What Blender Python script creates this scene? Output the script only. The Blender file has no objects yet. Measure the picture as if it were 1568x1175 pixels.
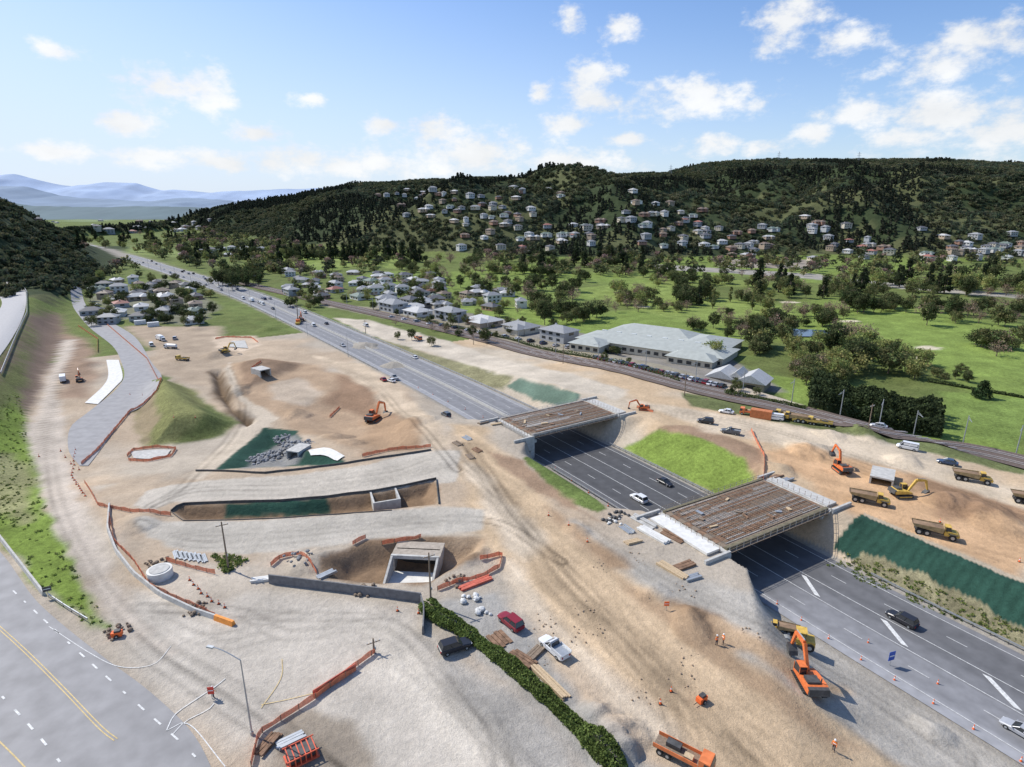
import bpy, math, random, numpy as np
from mathutils import Vector, Matrix
random.seed(7); RNG=np.random.default_rng(7)
scene=bpy.context.scene; COL=scene.collection
CH=68.0; PT=math.radians(16.5); SP=math.sin(PT); CP=math.cos(PT); FX=914.0
# ---------------------------------------------------------------- noise
def _h(ix,iy,s):
    n=(ix.astype(np.int64)*374761393+iy.astype(np.int64)*668265263+s*974634777)&0xffffffff
    n=((n^(n>>13))*1274126177)&0xffffffff
    return ((n^(n>>16))&0xffff)/65535.0
def vn(x,y,sc,s=0):
    x=np.asarray(x,float)/sc; y=np.asarray(y,float)/sc
    ix=np.floor(x); iy=np.floor(y); fx=x-ix; fy=y-iy
    fx=fx*fx*(3-2*fx); fy=fy*fy*(3-2*fy)
    a=_h(ix,iy,s);b=_h(ix+1,iy,s);c=_h(ix,iy+1,s);d=_h(ix+1,iy+1,s)
    return (a*(1-fx)+b*fx)*(1-fy)+(c*(1-fx)+d*fx)*fy
def fbm(x,y,sc,s=0,o=4):
    r=0;a=.5
    for k in range(o): r=r+a*vn(x,y,sc/2**k,s+k*7); a*=.5
    return r/(1-.5**o)
def sm(a,b,x):
    t=np.clip((np.asarray(x,float)-a)/(b-a),0,1); return t*t*(3-2*t)
# ---------------------------------------------------------------- alignment lines
def catmull(P,n=8):
    P=[np.array(p,float) for p in P]; P=[2*P[0]-P[1]]+P+[2*P[-1]-P[-2]]; out=[]
    for i in range(1,len(P)-2):
        for k in range(n):
            t=k/n;a,b,c,d=P[i-1],P[i],P[i+1],P[i+2]
            out.append(.5*((2*b)+(-a+c)*t+(2*a-5*b+4*c-d)*t*t+(-a+3*b-3*c+d)*t**3))
    out.append(P[-2]); return np.array(out)
SPINE=catmull([(112,4),(74.5,66),(59,91),(27,145),(-16,211),(-41,247),(-106,337),(-202,465),(-303,585),(-423,722),(-560,879),(-900,1250)],6)
FOOT=np.array([(-30,35),(-60,72),(-80,87),(-104,109),(-127,142),(-185,227),(-299,394),(-385,575),(-560,900),(-700,1200)],float)
def so(x,y,PL):
    x=np.atleast_1d(np.asarray(x,float)).ravel(); y=np.atleast_1d(np.asarray(y,float)).ravel()
    A=PL[:-1];B=PL[1:];D=B-A;L=np.hypot(D[:,0],D[:,1]);cum=np.concatenate([[0],np.cumsum(L)])[:-1]
    S=np.empty(x.size);O=np.empty(x.size)
    for k in range(0,x.size,20000):
        px=x[k:k+20000,None]-A[None,:,0];py=y[k:k+20000,None]-A[None,:,1]
        t=np.clip((px*D[:,0]+py*D[:,1])/(L*L),0,1)
        qx=px-t*D[:,0];qy=py-t*D[:,1];d=np.hypot(qx,qy);i=np.argmin(d,1);r=np.arange(len(i))
        sg=np.sign(px[r,i]*D[i,1]-py[r,i]*D[i,0]); O[k:k+20000]=d[r,i]*np.where(sg==0,1,sg); S[k:k+20000]=cum[i]+t[r,i]*L[i]
    return S,O
def spt(s,o):
    D=np.diff(SPINE,axis=0);L=np.hypot(D[:,0],D[:,1]);cum=np.concatenate([[0],np.cumsum(L)])
    i=min(max(np.searchsorted(cum,s)-1,0),len(L)-1);d=D[i]/L[i];p=SPINE[i]+d*(s-cum[i])
    i2=min(max(np.searchsorted(cum,s+6)-1,0),len(L)-1);i1=min(max(np.searchsorted(cum,s-6)-1,0),len(L)-1)
    d=(D[i1]/L[i1]+D[i2]/L[i2]);d/=np.hypot(*d)
    return p[0]+d[1]*o,p[1]-d[0]*o,math.atan2(d[1],d[0])
def h0(x,y):
    shp=np.shape(x); s,o=so(x,y,SPINE)
    wn=np.interp(s,[0,60,85,100,112,136,143,178,186,203,215,400],[42,40,30,14,1,1,9,9,1,1,12,12])
    wf=np.interp(s,[0,110,117,134,141,180,186,204,212,400],[9,9,6,6,14,14,6,6,12,12])
    pn=6*(1-sm(203,250,s)); pf=6*(1-sm(212,300,s))
    hn=pn*sm(0,1,(-o-12.6)/wn); hf=pf*np.clip((o-12.8)/wf,0,1)*(1-.6*sm(78,90,o))
    return np.where(o<0,hn,hf).reshape(shp)
def G(pts,z0=None):
    p=np.array(pts,float);dx=(p[:,0]-784)/FX;dv=(p[:,1]-587.5)/FX;den=SP+dv*CP;dy=CP-dv*SP
    z=np.full(len(p),4.0) if z0 is None else np.full(len(p),float(z0))
    for k in range(14):
        t=(CH-z)/den; x=t*dx;y=t*dy
        if z0 is not None: break
        z=.5*z+.5*h0(x,y)
    return x,y,z
# ---------------------------------------------------------------- terrain grid
xh=list(np.arange(0,110,.42)); st=.42
while xh[-1]<9000: st*=1.026; xh.append(xh[-1]+st)
xs=np.array([-a for a in xh[:0:-1]]+xh)
ysl=[-700,-350,-180,-90,-45,-20,0,12,22.0]
while ysl[-1]<2600: ysl.append(ysl[-1]+max(.38,.0062*ysl[-1]))
st=20
while ysl[-1]<14000: st*=1.12; ysl.append(ysl[-1]+st)
ys=np.array(ysl); XX,YY=np.meshgrid(xs,ys); NY,NX=XX.shape
S,O=so(XX,YY,SPINE); S=S.reshape(NY,NX);O=O.reshape(NY,NX)
FS,FO=so(XX,YY,FOOT); DL=-FO.reshape(NY,NX)
HT=h0(XX,YY)
RX=[-1300,-1080,-981,-882,-681,-480,-283,-165,29,60,90,227,345,472,580,777,1011,1207,1403,1536,4000,9000]
RZ=[0,15,48,66,95,130,142,145,146,160,170,152,160,163,190,201,198,200,193,190,185,140]
FXx=[-1300,-1100,-700,-375,-149,14,173,360,524,630,1500,3000]; FYy=[2150,2050,1480,1070,870,810,765,810,800,770,690,500]
def hills(x,y):
    f=np.interp(x,FXx,FYy)+60*(fbm(x,y*0,160,3)-.5)*2; R=np.interp(x,RX,RZ)+8*(fbm(x,y*0,90,5)-.5)
    t=np.clip((y-f)/(1900-f),0,1.6); pr=np.where(t<1,np.power(np.clip(t,0,1),.9),1-.5*sm(1,1.6,t))
    g=(np.abs(fbm(x,y,330,11)-.5)*-3+.5)*62+(fbm(x,y,110,17)-.5)*42
    e=sm(0,.2,t)*(1-sm(.5,.9,t))*np.clip(R/150,0,1)
    sp=44*np.exp(-((x-40)/330)**2-((y-1130)/200)**2)+20*np.exp(-((x-620)/200)**2-((y-1040)/160)**2)
    return np.maximum(R*pr+g*e,0)+sp*sm(0,.12,t)
HT=HT+hills(XX,YY)
HT+=10*sm(0,18,DL)*sm(110,190,YY)*(1-sm(480,520,YY))*(S<5000)
HT+=80*sm(5,150,DL)*sm(430,600,YY)*(1-sm(760,1050,YY))+5*(fbm(XX,YY,40,9)-.5)*sm(20,60,DL)*sm(400,500,YY)
HT+=(fbm(XX,YY,55,21)-.5)*3.2*sm(96,130,O)
def sub(x0,x1,y0,y1):
    return slice(max(np.searchsorted(xs,x0)-1,0),np.searchsorted(xs,x1)+1),slice(max(np.searchsorted(ys,y0)-1,0),np.searchsorted(ys,y1)+1)
def sdist(px,py,wx,wy,closed=True):
    n=len(wx);d=np.full(px.shape,1e9);ins=np.zeros(px.shape,bool)
    for i in range(n if closed else n-1):
        ax,ay=wx[i],wy[i];bx,by=wx[(i+1)%n],wy[(i+1)%n];dx,dy=bx-ax,by-ay
        t=np.clip(((px-ax)*dx+(py-ay)*dy)/(dx*dx+dy*dy+1e-9),0,1)
        d=np.minimum(d,np.hypot(px-ax-t*dx,py-ay-t*dy))
        c=((ay>py)!=(by>py))&(px<(bx-ax)*(py-ay)/(by-ay+1e-12)+ax); ins^=c
    return np.where(ins,d,-d) if closed else d
def raise_(poly,dz,fe,ns=.0):
    wx,wy,_=G(poly);sx,sy=sub(wx.min()-fe,wx.max()+fe,wy.min()-fe,wy.max()+fe)
    X=XX[sy,sx];Y=YY[sy,sx];d=sdist(X,Y,wx,wy)
    HT[sy,sx]+=dz*sm(0,fe,d)*(1+ns*(fbm(X,Y,3,4)-.5)*2)
def heap(u,v,r,h):
    wx,wy,_=G([(u,v)]);wx,wy=wx[0],wy[0];sx,sy=sub(wx-r*1.5,wx+r*1.5,wy-r*1.5,wy+r*1.5);X=XX[sy,sx];Y=YY[sy,sx]
    d=np.hypot(X-wx,Y-wy)*(1+.5*(fbm(X,Y,r*.8,8)-.5)*2)
    HT[sy,sx]+=h*np.clip(1-d/r,0,1)**.8*(.85+.4*fbm(X,Y,1.5,6))
MOUND=[(228,578),(290,592),(322,622),(365,648),(340,668),(225,686),(206,640),(212,602)]
PIT1=[(262,784),(275,773),(350,770),(430,768),(500,762),(580,752),(668,734),(672,772),(600,781),(500,788),(430,793),(350,796),(280,797)]
PIT2=[(490,852),(560,830),(640,821),(745,823),(742,850),(690,876),(662,893),(578,896),(500,888)]
BOWL=[(430,620),(520,600),(600,605),(655,665),(640,690),(560,700),(500,680)]
GEOP=[(330,720),(365,688),(405,655),(455,660),(470,690),(525,700),(525,712)]
raise_(MOUND,5.5,11); raise_(PIT1,-2.4,3.5,.15); raise_(PIT2,-3.6,5,.1)
raise_([(318,565),(345,565),(365,630),(397,645),(375,657),(345,625),(325,600)],-4,5)
raise_(BOWL,-2,12); raise_(GEOP,-2.5,7,.2)
raise_([(345,560),(400,548),(470,556),(440,575),(400,592),(370,600)],2.2,9)
for a in [(930,1112,3.2,1.7),(905,1092,2.6,1.3),(955,1135,3.0,1.5),(940,1155,3,1.4),(1062,962,3.5,1.0),(1052,940,2.6,1.0),(1430,1120,2.5,.9),(640,645,8,1.6),(360,600,6,2.5),(515,665,5,1.3),(540,672,5,1.2),(250,470,10,3),(455,632,6,1.8),(1235,690,6,2),(1500,780,6,1.5),(1440,768,5,1.8),(1535,800,6,1.6),(1310,660,5,1.6),(1330,668,5,1.4),(470,862,4,1.2),(330,545,8,2.5),(205,492,9,2),(560,530,7,2),(845,648,4,1),(210,800,5,1.2),(135,560,5,1.5),(120,530,6,1.5),(300,505,6,1.5),(410,505,7,1.6),(1380,705,5,1.4),(1270,665,4,1.2),(600,560,6,1.4),(720,850,4,1.2),(1190,722,5,1.5),(880,810,3,.8),(1000,905,3,.7)]: heap(*a)
SITE=((O<-12.6)&(S<400)&(DL<3)&(YY<380))|((O>12.8)&(O<80)&(S<330))
HT+=np.where(SITE&(np.abs(O)>20),(fbm(XX,YY,6,31)-.5)*.4*(O>-75)*1.0,0)
def hz(x,y):
    x=np.asarray(x,float);y=np.asarray(y,float)
    i=np.clip(np.searchsorted(xs,x)-1,0,NX-2);j=np.clip(np.searchsorted(ys,y)-1,0,NY-2)
    a=(x-xs[i])/(xs[i+1]-xs[i]);b=(y-ys[j])/(ys[j+1]-ys[j])
    return (HT[j,i]*(1-a)+HT[j,i+1]*a)*(1-b)+(HT[j+1,i]*(1-a)+HT[j+1,i+1]*a)*b
TS=np.geomspace(45,6000,900)
def P(pts):
    p=np.array(pts,float).reshape(-1,2);dx=(p[:,0]-784)/FX;dv=(p[:,1]-587.5)/FX;den=SP+dv*CP;dy=CP-dv*SP
    X=TS[None]*dx[:,None];Y=TS[None]*dy[:,None];Z=CH-TS[None]*den[:,None];D=Z-hz(X,Y)
    hit=D<0;i=np.where(hit.any(1),np.argmax(hit,1),len(TS)-1);i=np.maximum(i,1);r=np.arange(len(p))
    a=D[r,i-1];b=D[r,i];t=TS[i-1]+(TS[i]-TS[i-1])*np.clip(a/(a-b+1e-9),0,1)
    x=t*dx;y=t*dy;return x,y,hz(x,y)
def P1(u,v):
    x,y,z=P([(u,v)]);return float(x[0]),float(y[0]),float(z[0])
# ---------------------------------------------------------------- ground colours
DUST=(.48,.425,.35);GRAV=(.37,.355,.325);TAN=(.50,.385,.265);BRN=(.25,.17,.115);DKB=(.11,.08,.055)
GRS=(.13,.175,.05);LGR=(.20,.27,.065);OLV=(.17,.18,.07);GEO=(.028,.075,.058);FOR=(.045,.062,.028)
C=np.zeros((NY,NX,4)); n1=fbm(XX,YY,60,41)[...,None];n2=fbm(XX,YY,9,43)[...,None]
C[...,:3]=np.array(GRS)*(.75+.5*n1)*(1-n2*.3)+np.array([.11,.09,.04])*n2*.5; C[...,3]=1
fw=sm(.45,.6,fbm(XX,YY,120,47))*sm(96,125,O)*(YY<900)*.8; C[...,:3]=C[...,:3]*(1-fw[...,None])+np.array(LGR)*fw[...,None]
hill=(hills(XX,YY)>4)|((DL>8)&(YY>400)&(YY<1100)); C[hill,:3]=np.array(FOR)
hb=hill&(YY<1350)&(XX>-330)&(XX<1000)&(fbm(XX,YY,70,52)>.5); C[hb,:3]=(.10,.11,.05)
def blend(sy,sx,w,col,typ):
    w=w[...,None];C[sy,sx,:3]=C[sy,sx,:3]*(1-w)+np.array(col)*w;C[sy,sx,3]=C[sy,sx,3]*(1-w[...,0])+typ*w[...,0]
def wpaint(wx,wy,col,fe=1.,typ=0,streak=None,rag=1.,mot=.25):
    wx=np.array(wx);wy=np.array(wy);sx,sy=sub(wx.min()-fe*3,wx.max()+fe*3,wy.min()-fe*3,wy.max()+fe*3);X=XX[sy,sx];Y=YY[sy,sx]
    d=sdist(X,Y,wx,wy)+(fbm(X,Y,fe*5,61)-.5)*fe*3*rag; w=sm(-fe,fe,d)
    m=1+mot*(fbm(X,Y,7,71)-.5)*2
    if streak is not None:
        c,s_=math.cos(streak),math.sin(streak);a=X*c+Y*s_;b=-X*s_+Y*c;m=m*(.80+.40*fbm(a/16,b,1.5,81,3))
    blend(sy,sx,w,np.array(col)*m[...,None],typ)
def paint(poly,col,fe=1.,typ=0,streak=None,rag=1.,mot=.25):
    x,y,_=P(poly);wpaint(x,y,col,fe,typ,streak,rag,mot)
def track(pts,k=.82,w=.32,gap=1.0,col=None):
    x,y,_=P(pts);A=catmull(np.stack([x,y],-1),6);sx,sy=sub(A[:,0].min()-4,A[:,0].max()+4,A[:,1].min()-4,A[:,1].max()+4);X=XX[sy,sx];Y=YY[sy,sx]
    d=sdist(X,Y,A[:,0],A[:,1],False);ww=np.exp(-((d-gap)/w)**2)*(.2+.9*fbm(X,Y,5,19))*(C[sy,sx,3]<.5)
    C[sy,sx,:3]*=1-(1-k)*np.clip(ww,0,1)[...,None]
w=SITE; mm=(.82+.36*fbm(XX,YY,10,91))[...,None]; mix=sm(.35,.65,fbm(XX,YY,30,93))[...,None]
cc=(np.array((.45,.365,.28))*(1-mix)+np.array((.41,.365,.31))*mix)*mm; C[w,:3]=cc[w]; C[w,3]=0
w=SITE&(O>0);cc=(np.array(TAN)*(1-mix)+np.array(DUST)*mix)*mm;C[w,:3]=cc[w]
MA=math.radians(122)
PALE=(.50,.465,.415)
PL=[ # poly,col,feather,type,streak
([(690,650),(745,655),(800,740),(900,830),(1000,900),(1150,980),(1400,1125),(1520,1230),(1150,1230),(960,1060),(860,970),(790,890),(735,820),(700,740)],TAN,2.5,0,MA),
([(880,800),(1010,875),(1130,905),(1250,965),(1400,1070),(1568,1185),(1430,1200),(1200,1035),(1040,935)],(.40,.38,.35),2.0,0,MA),
([(1030,925),(1100,945),(1135,990),(1070,1000),(1020,965)],(.27,.185,.12),1.5,0,None),([(930,870),(1030,935),(1200,1060),(1330,1150),(1290,1160),(1120,1040),(980,930)],(.38,.275,.185),1.5,0,MA),
([(830,770),(930,840),(960,870),(930,870),(850,800)],(.38,.27,.18),1.5,0,MA),([(1100,950),(1200,1000),(1300,1060),(1260,1070),(1120,990)],(.42,.31,.21),1.5,0,MA),
([(780,860),(840,930),(960,1060),(1100,1190),(1060,1190),(900,1030),(800,920)],(.58,.495,.395),2,0,MA),([(700,690),(760,740),(830,830),(800,850),(740,790)],(.58,.495,.395),2,0,MA),
([(655,925),(760,905),(800,960),(880,1060),(1000,1190),(900,1190),(780,1040),(680,975)],(.33,.325,.315),1.5,0,None),
([(200,900),(640,928),(680,1000),(800,1120),(860,1190),(380,1190),(260,1060),(170,960)],(.50,.465,.42),3,0,None),
([(640,980),(700,1000),(850,1120),(900,1190),(760,1190)],(.37,.355,.335),2,0,None),([(560,960),(640,980),(790,1190),(720,1190),(600,1050)],(.56,.52,.465),2,0,None),
([(440,1095),(480,1085),(560,1130),(575,1190),(410,1190)],(.31,.27,.225),1,0,None),
([(345,560),(400,548),(480,560),(590,590),(655,665),(640,690),(560,700),(480,670),(420,640),(370,610)],(.39,.29,.205),3,0,None),
([(520,575),(610,600),(650,640),(560,640),(500,620)],(.28,.19,.13),3,0,None),([(560,640),(660,640),(650,690),(560,695)],(.34,.24,.16),3,0,None),
([(410,590),(455,578),(492,600),(470,622),(418,612)],(.44,.37,.30),2,0,None),([(365,558),(400,550),(460,560),(430,575),(395,590),(372,590)],(.24,.17,.12),2,0,None),
([(190,500),(330,500),(345,560),(340,600),(320,600),(250,575),(230,545)],(.38,.31,.24),4,0,None),
([(325,515),(392,515),(400,528),(370,540),(330,532)],(.58,.48,.38),1.5,0,None),
([(90,500),(130,520),(150,560),(135,610),(90,610),(85,560)],(.30,.22,.165),3,0,None),
([(318,570),(345,570),(362,625),(392,643),(372,652),(345,630),(325,605)],(.15,.11,.075),2,0,None),
(MOUND,(.21,.215,.085),1.5,1,None),([(318,622),(362,648),(340,665),(270,680),(300,650)],(.12,.145,.05),2,1,None),([(212,602),(235,590),(240,640),(225,680),(206,650)],(.29,.24,.16),1.5,0,None),
([(-20,880),(300,860),(420,870),(413,890),(300,940),(200,860),(160,800),(130,745),(180,740)],(.47,.42,.36),2,0,None),
([(85,600),(100,640),(98,690),(118,755),(160,850),(200,930),(260,1000),(200,985),(150,920),(85,810),(45,730),(42,665),(60,620),(95,520),(118,520)],(.52,.465,.41),1.2,0,None),
([(262,742),(330,735),(450,728),(560,712),(660,688),(705,690),(700,738),(580,750),(450,766),(330,768),(262,770),(225,785),(205,775),(225,752)],PALE,.6,0,None,1,.1),
([(282,735),(318,700),(362,660),(395,640),(358,600),(342,565),(352,555),(368,600),(425,640),(385,675),(340,712),(310,735)],(.52,.455,.375),.8,0,None,1,.1),
([(480,545),(560,560),(640,620),(690,680),(660,690),(640,650),(560,590)],(.52,.43,.33),2,0,None),
(GEOP,GEO,.5,0,None),([(385,700),(440,665),(472,676),(462,700),(435,716),(370,718)],(.22,.225,.23),1.2,0,None),
([(222,790),(262,799),(350,798),(430,795),(500,790),(600,782),(670,775),(745,780),(742,813),(640,822),(560,830),(450,843),(350,849),(270,842),(225,822),(205,797)],(.45,.425,.385),.6,0,None,1,.1),
(PIT1,(.23,.16,.105),.7,0,None),([(345,771),(430,768),(500,762),(505,786),(430,791),(345,793)],GEO,.4,0,None),
(PIT2,(.24,.17,.115),.8,0,None),([(660,830),(745,825),(740,850),(690,872)],(.40,.30,.21),1,0,None),
([(-60,540),(0,562),(22,522),(42,482),(92,478),(97,520),(60,600),(20,660),(-60,700)],(.18,.135,.11),1.5,0,None),
([(-60,640),(28,600),(44,690),(66,770),(112,870),(172,965),(130,955),(60,900),(-60,760)],(.18,.25,.05),1,1,None),([(-60,700),(30,690),(50,740),(40,800),(-60,760)],(.25,.25,.12),2,1,None),
([(-30,600),(20,560),(48,500),(55,500),(40,580),(0,640)],(.15,.165,.06),1.5,1,None),
([(186,555),(205,565),(210,588),(190,603),(162,612),(188,590)],LGR,.6,1,None),([(235,572),(262,578),(235,590),(215,600)],GRS,.8,1,None),
([(948,688),(1010,657),(1075,665),(1150,692),(1166,732),(1095,758),(1020,722)],(.19,.26,.055),.8,1,None),
([(1005,655),(1080,655),(1172,690),(1168,735),(1150,735),(1140,700),(1075,672)],(.31,.22,.155),.9,0,None),
([(800,703),(832,712),(932,780),(915,786),(860,765)],GRS,.5,1,None),([(745,690),(800,705),(880,770),(920,800),(850,770),(770,720)],(.31,.22,.155),1,0,None),
([(775,592),(798,578),(888,604),(885,616),(820,614)],(.12,.18,.145),.6,0,None),
([(560,513),(650,540),(740,560),(790,575),(770,598),(690,575)],(.25,.235,.13),1.5,1,None),
([(510,487),(560,490),(700,526),(850,568),(960,598),(940,612),(840,592),(690,550),(560,512)],(.52,.47,.40),1.5,0,None),
([(1165,690),(1270,678),(1400,720),(1568,790),(1568,890),(1300,785)],(.52,.35,.215),2,0,math.radians(140)),
([(1380,720),(1568,770),(1568,800),(1440,790)],(.32,.21,.135),2,0,math.radians(140)),
([(960,612),(1150,640),(1330,668),(1568,755),(1568,775),(1300,700),(1100,665)],(.56,.48,.38),2,0,None),
([(1040,600),(1110,612),(1240,630),(1340,655),(1568,715),(1568,728),(1330,668),(1060,622)],(.14,.16,.065),1,1,None),
([(1170,572),(1300,590),(1568,640),(1568,700),(1300,650),(1235,632)],LGR,2,1,None),
([(1440,600),(1568,610),(1568,690),(1440,660)],(.17,.235,.06),2,1,None),
([(700,468),(800,470),(900,478),(990,500),(880,515),(720,490)],LGR,2,1,None),
([(880,442),(1010,430),(1060,460),(1150,478),(1190,500),(1040,492),(930,462)],(.22,.28,.075),3,1,None),
([(1200,490),(1300,465),(1460,480),(1490,520),(1400,545),(1300,522)],LGR,3,1,None),
([(1040,455),(1170,462),(1230,482),(1100,482)],(.22,.28,.075),3,1,None),
([(1330,512),(1568,505),(1568,572),(1480,577),(1400,555)],LGR,3,1,None),([(780,440),(870,436),(900,450),(800,462)],(.19,.25,.07),2,1,None),
([(500,396),(640,398),(620,412),(470,408)],(.22,.28,.08),4,1,None),([(200,376),(330,384),(300,396),(190,388)],(.21,.26,.09),4,1,None),
([(100,328),(200,331),(160,340),(100,340)],(.2,.25,.12),4,1,None),([(380,400),(460,405),(440,418),(370,412)],(.2,.26,.07),4,1,None),([(960,422),(1100,425),(1200,440),(1020,436)],(.2,.25,.07),4,1,None),
([(1000,405),(1250,420),(1568,452),(1568,458),(1250,428),(1000,411)],(.32,.31,.29),2,0,None),
([(1100,395),(1240,398),(1240,412),(1100,409)],(.30,.27,.24),3,0,None),
([(565,470),(620,462),(900,512),(1110,545),(1200,600),(1100,590),(900,540),(700,500)],(.25,.24,.225),2,0,None),
([(500,462),(620,478),(900,533),(1080,580),(1060,588),(890,546),(600,490),(490,468)],(.27,.25,.2),1.5,0,None),
([(135,455),(250,425),(340,470),(300,500),(180,490)],(.2,.2,.14),3,1,None)]
for q in PL: paint(*q)
for u,v,r in [(1210,463,5),(1422,533,4),(1155,494,5),(1405,548,4),(1050,462,4),(1300,492,4),(985,470,4)]:
    x,y,_=P1(u,v);a=np.linspace(0,6.28,9)[:-1];wpaint(x+r*1.4*np.cos(a),y+r*np.sin(a),(.6,.55,.43),.8)
rib=(.72+.28*np.abs(np.sin(S*1.9+2*fbm(XX,YY,5,12))))*(.7+.6*fbm(XX,YY,2.5,55))
gm=(O>14)&(O<23.5)&(S<113)&(YY>10); C[gm,:3]=(np.array(GEO)*rib[...,None])[gm]; C[gm,3]=0
gm=(O>23.2)&(O<24.6)&(S<113)&(YY>10); C[gm,:3]=(.42,.36,.28)
gm=(O>13.2)&(O<16.2+4*(fbm(XX,YY,8,57)-.5))&(S<108); C[gm,:3]=(np.array((.22,.20,.12))*(.5+1.0*fbm(XX,YY,2,56))[...,None])[gm]; C[gm,3]=1
gm=(np.abs(O)<13.2)&(YY>0);C[gm,:3]=(.32,.30,.27);C[gm,3]=0
RT=random.Random(11)
for k in range(18):
    a=RT.uniform(-34,34);b=RT.uniform(-20,20);track([(715+a*.6,680),(790+b,790+b*.3),(880+a*1.3,900),(990+b*2,1010),(1150+a*3,1175)],.84)
for k in range(7):
    a=RT.uniform(-12,12);track([(100,560),(70+a*.5,650),(75+a,760),(130+a,880),(220+a*2,985),(330+a*3,1060),(520,1190)],.84)
for k in range(8):
    a=RT.uniform(-14,14);track([(240,775),(300,752+a*.5),(450,747+a*.7),(600,728+a*.7),(690,705+a),(760,760+a)],.87)
for k in range(6):
    a=RT.uniform(-10,10);track([(215,800),(300,825+a),(450,818+a),(640,800+a*.6),(760,800),(860,860)],.87)
for k in range(9):
    a=RT.uniform(-30,30);b=RT.uniform(-30,30);track([(230+a,930),(350+a,960+b),(470+b,960+a),(600,980+b),(720+a,1080),(800+b,1190)],.86)
for k in range(8):
    a=RT.uniform(-10,10);track([(1000,625+a*.5),(1150,655+a),(1300,705+a*1.5),(1450,760+a*2),(1600,830+a*2)],.8)
for k in range(5):
    a=RT.uniform(-10,10);track([(900,800+a),(1010,880+a),(1150,950+a),(1300,1040+a),(1480,1160+a)],.84)
for k in range(6):
    a=RT.uniform(-10,10);track([(350,565),(375+a*.5,625),(340+a,690),(290+a,740),(230,775)],.84);track([(500,560+a),(580,600+a),(650,660),(700,720)],.84)
for k in range(12):
    a=RT.uniform(0,700);b=RT.uniform(600,880);track([(a+100,b),(a+150,b+RT.uniform(-20,20)),(a+200,b+RT.uniform(-25,25)),(a+260,b+RT.uniform(-10,30))],.88)
ng=C[...,3]<.5; C[ng,:3]*=np.array([1.03,1.0,.94])
HT[(np.abs(O)<12.2)&(S<1800)]-=.12
# ---------------------------------------------------------------- materials
MC={}
def nn(nt,t,**k):
    n=nt.nodes.new(t)
    for a,b in k.items(): setattr(n,a,b)
    return n
def mat(name,col=(.5,.5,.5),rough=.75,metal=0,var=.18,sc=1.5,attr=False,bump=0,trans=0,spec=.3,alpha=1):
    if name in MC: return MC[name]
    m=bpy.data.materials.new(name);m.use_nodes=True;nt=m.node_tree;b=nt.nodes['Principled BSDF'];L=nt.links
    b.inputs['Roughness'].default_value=rough;b.inputs['Metallic'].default_value=metal;b.inputs['Specular IOR Level'].default_value=spec;b.inputs['Alpha'].default_value=alpha
    g=nn(nt,'ShaderNodeNewGeometry');no=nn(nt,'ShaderNodeTexNoise');no.inputs['Scale'].default_value=sc;no.inputs['Detail'].default_value=4
    L.new(g.outputs['Position'],no.inputs['Vector'])
    mr=nn(nt,'ShaderNodeMapRange');mr.inputs[1].default_value=.3;mr.inputs[2].default_value=.7;mr.inputs[3].default_value=1-var;mr.inputs[4].default_value=1+var
    L.new(no.outputs[0],mr.inputs[0]);vm=nn(nt,'ShaderNodeVectorMath',operation='SCALE')
    if attr: a=nn(nt,'ShaderNodeAttribute',attribute_name='Col');L.new(a.outputs['Color'],vm.inputs[0])
    else: vm.inputs[0].default_value=col[:3]
    L.new(mr.outputs[0],vm.inputs['Scale']);L.new(vm.outputs[0],b.inputs['Base Color'])
    if bump:
        bp=nn(nt,'ShaderNodeBump');bp.inputs['Strength'].default_value=bump;bp.inputs['Distance'].default_value=.15;L.new(no.outputs[0],bp.inputs['Height']);L.new(bp.outputs[0],b.inputs['Normal'])
    MC[name]=m;return m
def leafmat(n='foliage',c=None):
    if 'foliage' in MC: return MC['foliage']
    m=bpy.data.materials.new('foliage');m.use_nodes=True;nt=m.node_tree;nt.nodes.remove(nt.nodes['Principled BSDF']);L=nt.links
    a=nn(nt,'ShaderNodeAttribute',attribute_name='Col');d=nn(nt,'ShaderNodeBsdfDiffuse');t=nn(nt,'ShaderNodeBsdfTranslucent');mx=nn(nt,'ShaderNodeMixShader');mx.inputs[0].default_value=.3
    L.new(a.outputs['Color'],d.inputs[0]);L.new(a.outputs['Color'],t.inputs[0]);L.new(d.outputs[0],mx.inputs[1]);L.new(t.outputs[0],mx.inputs[2]);L.new(mx.outputs[0],nt.nodes['Material Output'].inputs[0])
    MC['foliage']=m;return m
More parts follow.
